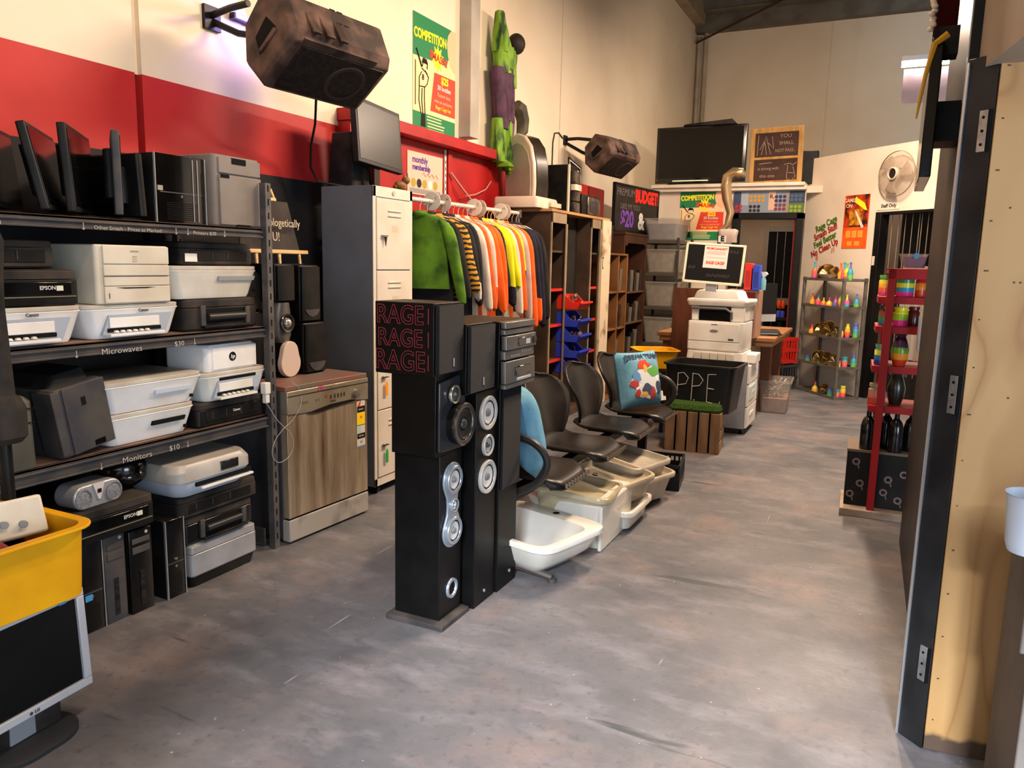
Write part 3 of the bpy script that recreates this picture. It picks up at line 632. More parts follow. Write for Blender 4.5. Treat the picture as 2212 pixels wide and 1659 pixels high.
B().cyl((-.008, -.0505, .1115), (-.008, -.0515, .1115), .005).build('logo_disc', M('logo_dark'), t)
B().box(.105, .128, -.0368+.0-.012, -.047, .398, .408).build('blue_sticker', M('sticker_blue'), t)
# dark upright object at the left edge
t = thing('padded_stand', 'dark padded stand rising at the left edge in front of the shelving', 'stand', (-2.52, 1.47, 0))
B().loft([(.84, .09, .10, .04), (.86, .12, .13, .05), (.95, .125, .135, .055), (.98, .11, .11, .05), (.995, .07, .08, .03), (1.28, .05, .06, .02), (1.38, .06, .07, .03), (1.48, .08, .085, .035), (1.53, .05, .05, .02)], nc=5).build('padded_upright', blkdusty, t)
B().cyl((0, 0, .43), (0, 0, .85), .02).build('rod', blk, t)
B().cyl((0, 0, .0), (0, 0, .43), .02).build('post', blk, t)

# ============================================================ SPEAKER GROUP (fronts face +x)
spb = M('speaker_vinyl', '070707', .42, scale=9, col2='0d0c0c')
clo = M('grille_cloth', '12151b', .85, scale=80, col2='0c0e12')
sil = M('ring_silver', 'aeb0b3', .3, .5)
silblue = M('plate_silver_blue', '9aa3ad', .28, .6)
def driver(t, x, z, r, yf, ringm=sil, conem=None, cap=None, name='driver'):
    conem = conem or M('cone_grey', 'b9b7b4', .45)
    o = B().lathe([(r, 0), (r*1.0, .010), (r*.95, .013), (r*.76, .011), (r*.72, .004)], 36, (x, yf, z), 'y').build(name, ringm, t)
    B().lathe([(r*.74, .005), (r*.68, .009), (r*.62, .005)], 36, (x, yf, z), 'y').build('surround', blk, o)
    B().lathe([(r*.63, .006), (r*.3, .0015), (r*.0, .001)], 32, (x, yf, z), 'y').build('cone', conem, o)
    B().lathe([(r*.24, .002), (r*.2, .009), (r*.1, .013), (0.0001, .014)], 24, (x, yf, z), 'y').build('dust_cap', cap or M('cap_grey', '6a6a6c', .4), o)
    return o
def cabinet(t, w, d, z0, z1, nm='cabinet', r=.003): return B().box(-w/2, w/2, -d/2, d/2, z0, z1).build(nm, spb, t, bevel=r)
# tower A: floor stander with plinth
def sp(label, x0, x1, y0, y1, z, name='tower_speaker', group=None):
    return thing(name, label, 'speaker', ((x0+x1)/2, (y0+y1)/2, z), PI/2, group), y1-y0, x1-x0
t, w, d = sp('nearest black tower speaker, on a plinth, with waisted silver driver plate', -1.70, -1.49, 2.475, 2.645, 0)
cabinet(t, w, d, .03, .705)
B().loft([(0, w+.05, d+.06, .004), (.02, w+.05, d+.06, .004), (.03, w+.02, d+.02, .004)], nc=1).build('plinth', M('plinth_dusty', '2e2b2a', .6, scale=8, col2='453e3a'), t, bevel=.003)
yf = -d/2
pts = arc(0, .595, .07, -20, 200, 16) + [(-.042, .525), (-.038, .49), (-.042, .455)] + arc(0, .385, .07, 160, 380, 16) + [(.042, .455), (.038, .49), (.042, .525)]
B().prism(pts, 'y', yf-.010, yf).build('driver_plate', silblue, t, bevel=.003)
driver(t, 0, .595, .058, yf-.010, silblue); driver(t, 0, .385, .058, yf-.010, silblue)
driver(t, 0, .49, .028, yf-.010, silblue, cap=sil, name='tweeter')
o = B().lathe([(.042, 0), (.040, .008), (.030, .008), (.027, 0)], 28, (0.01, yf, .135), 'y').build('bass_port', silblue, t)
B().lathe([(.0001, .001), (.028, .001)], 24, (0.01, yf, .135), 'y').build('port_hole', void, o)
# A2 on it
t, w, d = sp('black speaker with big protruding woofer and glossy front, stacked on the nearest tower speaker', -1.69, -1.49, 2.44, 2.66, .705, 'shelf_speaker')
cabinet(t, w, d, 0, .318); yf = -d/2
B().prism([(-.10, .02), (.10, .005), (.10, .30), (.05, .305), (-.10, .29)], 'y', yf-.012, yf).build('baffle', M('baffle_gloss', '23262b', .18), t, bevel=.004)
driver(t, .03, .115, .085, yf-.04, M('ring_dark_chrome', '6b6b6a', .2, .9), M('cone_black', '1c1c1c', .4), M('cap_black', '333333', .2), 'woofer')
B().cyl((.03, yf, .115), (.03, yf-.042, .115), .084, n=36).build('woofer_collar', M('collar_gloss', '0d0d0d', .15), t)
driver(t, -.005, .235, .037, yf-.016, M('ring_bright', 'c2c0b4', .2, .9), M('cone_dark', '4c4a48', .3, .4), name='tweeter')
o = B().lathe([(.034, -.02), (.034, .02), (.031, .026), (.027, .02), (.024, -.02)], 28, (.085, yf-.01, .262), 'y').build('bass_port', M('ring_dark_chrome'), t)
B().lathe([(.0001, .0), (.027, .0)], 24, (.085, yf-.01, .262), 'y').build('port_hole', void, o)
# A3: RAGE box
t, w, d = sp('black box speaker with RAGE written three times in red on its side', -1.735, -1.475, 2.40, 2.60, 1.023, 'shelf_speaker')
cabinet(t, w, d, 0, .272); yf = -d/2
B().loft([(.008, w-.012, .018, .004, 0, yf-.009), (.264, w-.012, .018, .004, 0, yf-.009)], nc=2).build('grille', clo, t, bevel=.004)
B().box(.012, .02, yf-.0195, yf-.018, .03, .062).build('badge', sil, t)
cr_ = M('red_outline', '8d3038', .8)
def outline_txt(s, size, mat, parent, loc, rot, sx=1):
    cu = bpy.data.curves.new('t', 'FONT'); cu.body = s; cu.size = size; cu.align_x = 'CENTER'; cu.align_y = 'CENTER'
    cu.fill_mode = 'NONE'; cu.bevel_depth = .0013; cu.bevel_resolution = 1; cu.space_character = 1.02; cu.offset = .001
    o = bpy.data.objects.new('t', cu); C.objects.link(o); dg = bpy.context.evaluated_depsgraph_get()
    me = bpy.data.meshes.new_from_object(o.evaluated_get(dg)); bpy.data.objects.remove(o)
    me.transform(Matrix.Translation(loc) @ Euler(rot).to_matrix().to_4x4() @ Matrix.Diagonal((sx, 1, 1, 1)))
    me.materials.clear(); me.materials.append(mat)
    q = bpy.data.objects.new('lettering', me); C.objects.link(q); q.parent = parent
for z, s, sx in ((.222, .098, .84), (.136, .092, .86), (.050, .105, .84)):
    outline_txt('RAGE', s, cr_, t, (-w/2-.0015, .018, z), (PI/2, 0, -PI/2), sx)
b = B()
for z in (.222, .136, .05): b.box(-w/2-.0022, -w/2, -.108, -.1055, z-.028, z+.03)
b.build('red_stroke', cr_, t)
# second and third towers
t, w, d = sp('black tower speaker with two pale woofers and a small tweeter, second in the row', -1.76, -1.45, 2.69, 2.872, 0)
cabinet(t, w, d, 0, .925); yf = -d/2
for z in (.83, .556): driver(t, .005, z, .072, yf, M('ring_pale', 'b5b4b0', .4, .2), M('cone_pale', 'cfccc6', .35))
driver(t, .005, .692, .046, yf, M('ring_pale'), M('cone_mid', '9a9894', .35), M('cap_black'), 'tweeter')
B().cyl((.0, yf, .05), (0, yf-.003, .05), .007).build('badge', sil, t)
t, w, d = sp('black tower speaker with cloth grille, third in the row beside the bench', -1.76, -1.44, 2.884, 3.07, 0)
cabinet(t, w, d, 0, .915); yf = -d/2
B().loft([(.47, w-.008, .014, .003, 0, yf-.007), (.91, w-.008, .014, .003, 0, yf-.007)], nc=2).build('grille', clo, t, bevel=.003)
B().cyl((.03, yf, .06), (.03, yf-.003, .06), .008).build('badge', sil, t)
t, w, d = sp('slim black box speaker with cloth grille standing on the second tower speaker', -1.66, -1.45, 2.60, 2.825, .927, 'shelf_speaker')
cabinet(t, w, d, 0, .28); yf = -d/2
B().loft([(.006, w-.012, .016, .004, 0, yf-.008), (.272, w-.012, .016, .004, 0, yf-.008)], nc=2).build('grille', clo, t, bevel=.004)
B().box(.0, .009, yf-.018, yf-.016, .03, .062).build('badge', sil, t)
# stereo
t, w, d = sp('grey mini stereo with cassette decks and disc tray on the third tower speaker', -1.74, -1.44, 2.865, 3.165, .917, 'mini_stereo'); t['category'] = 'stereo'
stg = M('stereo_grey', '4b4b4a', .35, .2, scale=9, col2='5c5854')
cabinet(t, w, d, 0, .285); yf = -d/2
for z0, z1, ov in ((.0, .02, .01), (.022, .118, .012), (.125, .162, .006), (.166, .225, .014), (.230, .252, .004), (.256, .284, .008)):
    B().loft([(z0, w-.01+ov, .03, .01, 0, yf-.008-ov), (z1, w-.01+ov, .03, .012, 0, yf-.006-ov)], nc=3).build('front_section', stg, t, bevel=.003)
B().box(-.04, .085, yf-.040, yf-.03, .178, .212).build('display', M('display_glass', '16120f', .08), t, bevel=.002)
B().box(.03, .07, yf-.042, yf-.038, .182, .204).build('display_glow', M('display_pale', 'a9b2be', .3), t)
B().box(-.06, .09, yf-.040, yf-.028, .05, .09).build('cassette_deck', M('display_glass'), t, bevel=.004)
B().box(-.05, .09, yf-.042, yf-.03, .028, .04).build('deck_keys', sil, t, bevel=.002)
b = B()
for k in range(5): b.box(-.10+k*.018, -.088+k*.018, yf-.031, yf-.02, .133, .142); b.box(.01+k*.02, .022+k*.02, yf-.031, yf-.02, .145, .154)
b.build('buttons', M('button_steel', '8c8a86', .3, .5), t)
B().lathe([(.018, 0), (.018, .02), (.0001, .022)], 20, (.125, yf-.02, .195), 'y').build('volume_knob', M('knob_dark', '2c2c2c', .3), t)

# ---- speakers on the dishwasher, easel board
def bs(label, y0, y1, z, h, x=-2.86, d=.2, kind=0):
    t = thing('bookshelf_speaker', label, 'speaker', (x-d/2, (y0+y1)/2, z), PI/2); w = y1-y0; yf = -d/2
    m = spb if kind != 2 else M('speaker_silver', '8b8984', .3, .3)
    if kind in (0, 1):
        cabinet(t, w, d, 0, h, 'cabinet', .008)
        B().loft([(.01, w-.015, .02, .01, 0, yf-.008), (h-.01, w-.015, .02, .01, 0, yf-.008)], nc=3).build('grille', blk, t, bevel=.006)
        if kind: B().prism(arc(0, h*.30, w*.40, 200, 340, 8)+[(w*.36, h*.22), (-w*.36, h*.22)], 'y', yf-.022, yf-.018).build('trim', dgrey, t)
    return t
bs('black bookshelf speaker with cloth grille above the round silver tweeter, on the dishwasher', 3.085, 3.225, 1.215, .20)
bs('tall black speaker with curved lower edge, upper of two nearest the lockers', 3.27, 3.43, 1.10, .31, kind=1)
bs('black speaker with bass port, lower of two beside the lockers on the dishwasher', 3.27, 3.45, .817, .28, kind=1, x=-2.84)
bs('black speaker behind the slotted shelving post, on the back of the dishwasher', 2.93, 3.07, 1.17, .2, x=-2.95)
bs('black speaker at the back left of the dishwasher top, carrying another', 2.93, 3.24, .817, .35, x=-2.93, d=.15)
t = thing('round_speaker', 'small speaker with a round silver dome under the black one, above the dishwasher', 'speaker', (-2.90, 3.15, 1.0), PI/2)
B().loft([(0, .07, .1, .03), (.04, .12, .1, .04), (.16, .13, .1, .05), (.213, .10, .1, .04)], nc=5).build('housing', M('housing_grey', '5d5a56', .3, .4), t)
driver(t, 0, .105, .05, -.052, M('ring_dark_chrome'), M('cap_black'), M('dome_silver', 'c9c6c0', .2, .7))
B().ell((0, -.058, .105), (.026, .02, .026)).build('dome', M('dome_silver'), t)
t = thing('disc_speaker', 'flat pinkish-white oval speaker plate standing on the dishwasher', 'speaker', (-2.86, 3.16, .815), PI/2)
B().prism(arc(0, .075, .075, 150, 390, 20)+arc(0, .135, .058, 20, 160, 14), 'y', -.03, .0).build('plate', M('pinkish_white', 'c6b3a8', .5), t, bevel=.004)
B().box(-.03, .03, .0, .05, .0, .2).build('stand', blk, t)
# easel chalkboard
t = thing('easel_blackboard', 'small blackboard with chalk writing on a pale wooden easel above the speakers', 'blackboard', (-2.97, 3.24, 1.415), PI/2, rx=0)
b = B(); b.T = Matrix.Rotation(R(-8), 4, 'X'); b.prism([(-.27, .07), (.17, .07), (.12, .335), (-.24, .335)], 'y', -.004, .004); b.build('board', M('blackboard', '332d29', .8, scale=8, col2='3f3833'), t)
b = B(); b.T = Matrix.Rotation(R(-8), 4, 'X'); b.box(-.24, .22, -.022, .01, .052, .072).box(-.035, .035, -.006, .006, .335, .353)
b.prism([(-.03, .35), (-.012, .40), (.012, .40), (.03, .35), (.018, .35), (.002, .385), (-.004, .385), (-.018, .35)], 'y', -.005, .005)
b.build('ledge', pwood, t, bevel=.002)
for x in (-.17, .0, .16): B().prism([(x-.006, 0), (x+.006, 0), (x-.006*(x > 0)+.004, .06), (x-.014, .06)], 'y', -.01, .0).build('leg', pwood, t)
B().prism([(-.16, -.004), (.17, -.004), (.17, 0), (-.16, 0)], 'y', -.02, .02).build('foot_bar', blk, t)
ccm = M('chalk_cream', 'b7aa92', .9)
for s, x, z, k in (('unapologetically', -.02, .215, .062), ('YOU!', -.09, .14, .068)):
    txt(s, k, ccm, t, (x, -.036+(z-.07)*.14, z), (PI/2-R(8), 0, 0), shear=.1, sx=.85)
b = B()
# ============================================================ DISHWASHER
t = thing('dishwasher', 'old stainless dishwasher with streaked brown-stained door and energy stickers', 'dishwasher', (-2.90, 3.215, 0), PI/2 + R(-3))
W_, D_, H_ = .62, .56, .82
B().box(-W_/2, W_/2, -D_/2+.03, D_/2, .02, .79).build('casing', M('casing_slate', '45464b', .5, scale=4, col2='3b3c41'), t, bevel=.004)
B().box(-W_/2-.002, W_/2+.002, -D_/2-.005, D_/2, .79, .815).build('worktop', M('scribbled_top', '675c52', .5, scale=5, col2='7d4a40'), t, bevel=.004)
def ssmat():
    m = M('stained_steel', 'b3a28a', .32, .5, scale=2.4, col2='6b543e', stretch=(6, 6, .7), fac=(.38, .7), detail=7)  # tan steel streaked with brown down the door
    return m
yf = -D_/2
B().box(-W_/2+.002, W_/2-.002, yf-.01, yf+.03, .135, .675).build('door', ssmat(), t, bevel=.003)
b = B().prism([(-W_/2, .675), (-.15, .665), (.0, .682), (.15, .684), (.22, .675), (W_/2, .665), (W_/2, .79), (-W_/2, .79)], 'y', yf-.016, yf+.03)
cpn = b.build('control_panel', M('panel_steel', 'a79c8a', .3, .55, scale=6, col2='93866f'), t, bevel=.003)
B().box(-W_/2, W_/2, yf-.018, yf-.014, .764, .767).prism([(-.17, .664), (-.02, .678), (.14, .682), (.19, .676), (.13, .672), (.0, .664), (-.1, .656)], 'y', yf-.0175, yf-.006).build('grip_gap', void, cpn)
B().lathe([(.024, 0), (.022, .018), (.0001, .02)], 24, (.20, yf-.016, .715), 'y').build('dial', M('dial_steel', '85827a', .3, .6), cpn)
b = B()
for x in (-.22, -.205, -.19, -.175, -.11, -.09): b.box(x, x+.004, yf-.017, yf-.0155, .715, .728)
for x in (.0, .03, .055, .08, .105): b.box(x, x+.008, yf-.0185, yf-.015, .715, .735)
b.build('buttons', M('dark_marks', '3a3129'), cpn)
B().cyl((-.03, yf-.016, .735), (-.03, yf-.018, .735), .009).build('red_mark', M('mark_red', 'a0402a'), cpn)
txt('$99', .03, M('marker_pink', 'c44a6a', .8), cpn, (-.07, yf-.0175, .779), bold=.0004); txt('inc crockery', .024, M('marker_faint', '8d7d68', .8), cpn, (.06, yf-.0175, .779))
B().box(.0, .04, yf-.0175, yf-.0155, .697, .704).build('maker_bar', M('dark_marks'), cpn)
B().box(-W_/2+.0, W_/2-.0, yf-.012, yf+.04, .012, .125).build('kickboard', M('kick_pale', '98928a', .5, scale=7, col2='6d655c', fac=(.5, .7)), t, bevel=.004)
B().box(-W_/2+.006, W_/2-.006, yf-.004, yf+.02, .122, .138).build('kick_gap', void, t)
b = B(); k = yf-.0115
def stick(z0, z1, col, x0=.215, x1=.285): B().box(x0, x1, k-.0008, k, z0, z1).build('sticker', M('stk_'+col, col, .5), t)
stick(.40, .665, 'c9c2b4'); k -= .0004
stick(.60, .635, '14110f', .218, .284); stick(.53, .60, 'f0c91a', .216, .284); stick(.525, .53, '2b7a38', .216, .284); stick(.45, .48, '14110f', .218, .284); stick(.485, .52, '9fc4cf', .225, .25); stick(.402, .408, '3a63a8', .218, .284)
B().prism([(.222, .635), (.24, .635), (.25, .665), (.238, .662)], 'y', k-.002, k).build('red_sticker', M('stk_red', 'd23a28'), t)
txt('25', .02, M('stk_redt', 'b5322a'), t, (.25, k-.0015, .572)); txt('WATER', .012, wht, t, (.25, k-.0015, .465)); txt('ENERGY', .011, wht, t, (.25, k-.0015, .617)); txt('13', .02, M('stk_bluet', '2c5fa0'), t, (.25, k-.0015, .43))
# adaptor and cable
t = thing('charger_cable', 'white phone charger with thin looped cable hanging by the dishwasher', 'cable', (-2.64, 2.765, .725))
B().box(-.012, .012, -.012, .014, .03, .075).box(-.016, .016, -.018, .018, .075, .13).build('plug', M('plug_white', 'd0cdc6', .4), t, bevel=.003)
loop = [(0, 0, .03), (.01, .015, 0), (.02, .06, -.07), (.03, .13, -.14), (.03, .15, -.21), (.03, .11, -.26), (.03, .04, -.27), (.03, 0, -.22), (.03, .02, -.16), (.03, .08, -.11), (.03, .15, -.075), (.03, .21, -.01), (.02, .22, .06), (.0, .17, .12)]
sm = []
for i in range(len(loop)-1):
    p0, p1, p2, p3 = [Vector(loop[max(0, min(len(loop)-1, i+j))]) for j in (-1, 0, 1, 2)]
    for u in range(5):
        q = u/5; sm.append(tuple(.5*((2*p1)+(-p0+p2)*q+(2*p0-5*p1+4*p2-p3)*q*q+(-p0+3*p1-3*p2+p3)*q**3)))
B().tube(sm, .0014, 6).build('cord', M('cord_white', 'a8a6a0', .5), t)

# ============================================================ LOCKERS
t = thing('locker', 'tall pale four-door steel locker column on castors with keys and tags in its doors', 'locker', (-2.93, 3.985, 0), PI/2)
lw = M('locker_white', 'd0c6b8', .45, scale=4, col2='c4b9a8'); ls = M('locker_side_grey', '5c6168', .5, scale=3, col2='53575d')  # body darker and bluer than the front: side shade put into the colour
W_, D_ = .415, .38; yf = -D_/2; z0 = .055; zt = 1.875
b = B(); b.cur = 0; b.box(-W_/2, W_/2, yf+.004, D_/2, z0, zt); b.cur = 1; b.box(-W_/2, -W_/2+.028, yf, yf+.01, z0, zt).box(W_/2-.028, W_/2, yf, yf+.01, z0, zt).box(-W_/2, W_/2, yf, yf+.01, zt-.062, zt).box(-W_/2, W_/2, yf, yf+.01, z0, z0+.05)
b.build('carcass', [ls, lw], t, bevel=.002)
dh = (zt-.064 - (z0+.052))/4
for k in range(4):
    a = z0+.052 + dh*k + .003; c = a + dh - .006
    d_ = B().box(-W_/2+.03, W_/2-.03, yf-.006, yf+.004, a, c).build('door', lw, t, bevel=.003)
    for zz in (c-.075, c-.105): B().prism([(-.07, zz), (.07, zz), (.062, zz+.011), (-.062, zz+.011)], 'y', yf-.013, yf-.006).build('louvre', lw, d_, bevel=.003)
    B().cyl((-.135, yf-.006, a+dh*.47), (-.135, yf-.012, a+dh*.47), .009).build('lock', chrome, d_)
    B().box(-.02, .04, yf-.0068, yf-.006, a+dh*.53, a+dh*.55+.03).build('card_holder', M('holder_cream', 'b9ad9a', .5), d_)
    if k != 2:
        B().box(-.135, -.095, yf-.03, yf-.012, a+dh*.465, a+dh*.475).build('key', M('key_dark', '1a1817', .4), d_)
        if k == 3: B().loft([(a+dh*.33, .004, .004, .002, -.11, yf-.02), (a+dh*.37, .010, .004, .002, -.11, yf-.02), (a+dh*.46, .028, .006, .002, -.11, yf-.02)], nc=2).build('key_bow', M('key_dark'), d_)
        else: B().loft([(a+dh*.20, .026, .004, .004, -.105, yf-.02), (a+dh*.36, .026, .004, .004, -.105, yf-.02), (a+dh*.40, .01, .004, .002, -.105, yf-.02)], nc=3).build('key_tag', M('tag_orange', 'e8901c', .5) if k == 1 else M('tag_green', '1f9c3e', .5), d_)
b = B().cyl((.0, yf-.001, zt-.03), (0, yf-.006, zt-.03), .014); b.build('maker_plate', M('plate_cream', 'b5aa98', .4), t)
for x in (-.15, .17):
    for y in (yf+.04, D_/2-.04): B().cyl((x-.013, y, .027), (x+.013, y, .027), .027).box(x-.012, x+.012, y-.02, y+.02, .045, .056).build('castor', blk, t)
# on the lockers
t = thing('flat_monitor', 'black flat monitor tilted on top of the lockers', 'monitor', (-2.93, 4.07, 1.877), PI/2 + R(2))
B().loft([(0, .26, .20, .08), (.012, .25, .19, .08)], nc=6).build('base', blk, t)
B().box(-.03, .03, -.01, .03, .01, .18).build('neck', blkg, t)
b = B(); b.T = Matrix.Translation((0, -.03, .13)) @ Matrix.Rotation(R(-6), 4, 'X') @ Matrix.Rotation(R(3), 4, 'Y'); b.box(-.245, .245, -.015, .025, 0, .385); b.build('casing', blk, t, bevel=.004)
b = B(); b.T = Matrix.Translation((0, -.03, .13)) @ Matrix.Rotation(R(-6), 4, 'X') @ Matrix.Rotation(R(3), 4, 'Y'); b.box(-.225, .225, -.017, -.012, .025, .36); b.build('screen', M('screen_dull', '2b2823', .3), t)
t = thing('black_case', 'black boxy case at the back of the locker top behind the monitor', 'case', (-3.10, 4.05, 1.877), PI/2)
B().loft([(0, .24, .2, .02), (.34, .2, .16, .02)], nc=3).build('body', blkdusty, t, bevel=.006)
t = thing('dragon_figurine', 'small brown carved animal figurine with pointed ears on the locker front edge', 'figurine', (-2.80, 4.15, 1.877), PI/2)
fb = M('carved_brown', '6b4423', .5, scale=20, col2='9b6b3c')
B().ell((0, 0, .03), (.05, .035, .032)).ell((.03, -.02, .065), (.028, .026, .024)).tube([(.0, 0, .03), (.02, -.01, .05), (.03, -.02, .07)], .02).build('body', fb, t)
B().cyl((.018, -.02, .08), (.010, -.02, .112), .010, .001).cyl((.044, -.02, .08), (.052, -.02, .112), .010, .001).build('ears', fb, t)
B().tube([(-.03, .01, .02), (-.07, .0, .02), (-.09, -.03, .012)], [.014, .01, .004]).build('tail', fb, t)
# ============================================================ WALL SPEAKERS
def wedge_speaker(label, loc, rot, k, lx):
    """stage wedge: hexagonal section extruded along local x (length lx), grille on local -y"""
    t = thing('wall_speaker', label, 'speaker', loc); t.rotation_mode = 'XYZ'; t.rotation_euler = rot
    m = M('speaker_moulded', '33302c'.replace('302c', '2824'), .6, scale=7, col2='685046', bump=.08)
    P = [(-.17, -.19), (.02, -.235), (.20, -.12), (.23, .10), (.06, .235), (-.13, .20), (-.175, .15)]
    P = [(a*k, c*k) for a, c in P]
    h = lx/2
    def sc_(f): return [(a*f, c*f) for a, c in P]
    rings = []
    for x, f in ((-h, .86), (-h+.03, .99), (-h+.05, 1), (h-.05, 1), (h-.03, .99), (h, .86)): rings.append([(x, a*f, c*f) for a, c in P])
    B().loops(rings).build('cabinet', m, t, bevel=.006)
    g = B().box(-h+.07, h-.05, -.184*k, -.168*k, -.165*k, .135*k).build('grille', M('grille_metal', '1c1918', .5, .2, scale=40, col2='2e2623'), t, bevel=.004)
    b = B()
    for i in range(9): b.box(-h+.06, h-.12, -.180*k, -.17*k, (.142+.0045*i)*k, (.144+.0045*i)*k)
    b.build('grille_ribs', m, t)
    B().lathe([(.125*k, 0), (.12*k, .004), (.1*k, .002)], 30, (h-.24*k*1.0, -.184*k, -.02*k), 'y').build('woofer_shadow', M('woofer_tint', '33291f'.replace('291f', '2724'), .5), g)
    # handle recess on the near end and ports on top
    B().prism([(-.05*k, -.09*k), (.05*k, -.07*k), (.07*k, .06*k), (-.03*k, .09*k)], 'x', -h-.002, -h+.02).build('handle_recess', void, t)
    B().box(-h-.012, -h-.0, -.055*k, -.03*k, -.075*k, .085*k).build('handle', m, t, bevel=.006)
    b = B()
    for i in range(2): b.box(-.03*k+i*.05*k, .005*k+i*.05*k, -.02*k, .09*k, .21*k, .222*k)
    b.build('top_port', void, t)
    b = B()
    for i in range(3): b.box(-h+.10+i*.09*k, -h+.15+i*.09*k, -.15*k, .0, .205*k, .222*k)
    b.build('top_rib', m, t, bevel=.004)
    return t
t = wedge_speaker('large dusty black speaker bracketed high on the wall above the lockers', (-2.75, 3.33, 2.50), (R(54), R(2), R(78)), .92, .64)
t.scale = (1, 1, 1)
t = thing('speaker_bracket', 'black two-armed wall bracket holding the large speaker', 'bracket', (-3.3, 3.13, 2.68))
B().tube([(0, 0, 0), (.16, -.01, .02), (.30, -.03, .02)], .018).tube([(0, .01, -.02), (.16, .04, -.09), (.32, .05, -.12)], .018).box(0, .02, -.05, .06, -.07, .05).build('arms', blk, t, bevel=.002)
t = thing('speaker_cable', 'black cable looping down from the large wall speaker to the locker top', 'cable', (-3.22, 3.75, 2.2))
B().tube([(.28, -.22, .12), (.22, -.16, .0), (.12, -.08, -.1), (.08, -.04, -.22), (.1, .0, -.30), (.24, .12, -.325)], .007).build('cord', blk, t)
# purple light behind the big speaker
t = thing('purple_light_bar', 'slim purple light bar glowing on the wall behind the large speaker', 'light', (-3.27, 3.42, 2.72))
B().box(-.02, .015, -.16, .16, -.015, .015).build('housing', blk, t); B().box(.015, .02, -.15, .15, -.012, .012).build('tube', M('purple_glow', '6a4cff', .5, emit=6), t)
area('purple_lamp', (-3.24, 3.42, 2.72), (-3.3, 3.30, 2.60), .3, .02, 4, (.32, .2, 1)).parent = None
t = wedge_speaker('smaller dusty black speaker bracketed on the wall farther back, above the cabinets', (-2.80, 8.20, 2.60), (R(52), R(2), R(76)), .82, .60)
t = thing('speaker_bracket', 'black wall bracket holding the smaller far speaker', 'bracket', (-3.3, 8.05, 2.78))
B().tube([(0, 0, 0), (.16, -.01, .0), (.36, -.05, -.03)], .018).tube([(0, .01, -.03), (.2, .02, -.14), (.34, .02, -.2)], .018).box(0, .02, -.04, .05, -.06, .04).build('arms', blk, t, bevel=.002)
t = thing('thin_cable', 'thin dark cable running along the wall from the far bracket down behind the appliances', 'cable', (-3.29, 7.8, 2.8))
B().tube([(0, .18, -.02), (0, .06, .02), (0, -.05, .0), (0, -.09, -.1), (0, -.1, -.6)], .006).build('cord', blk, t)

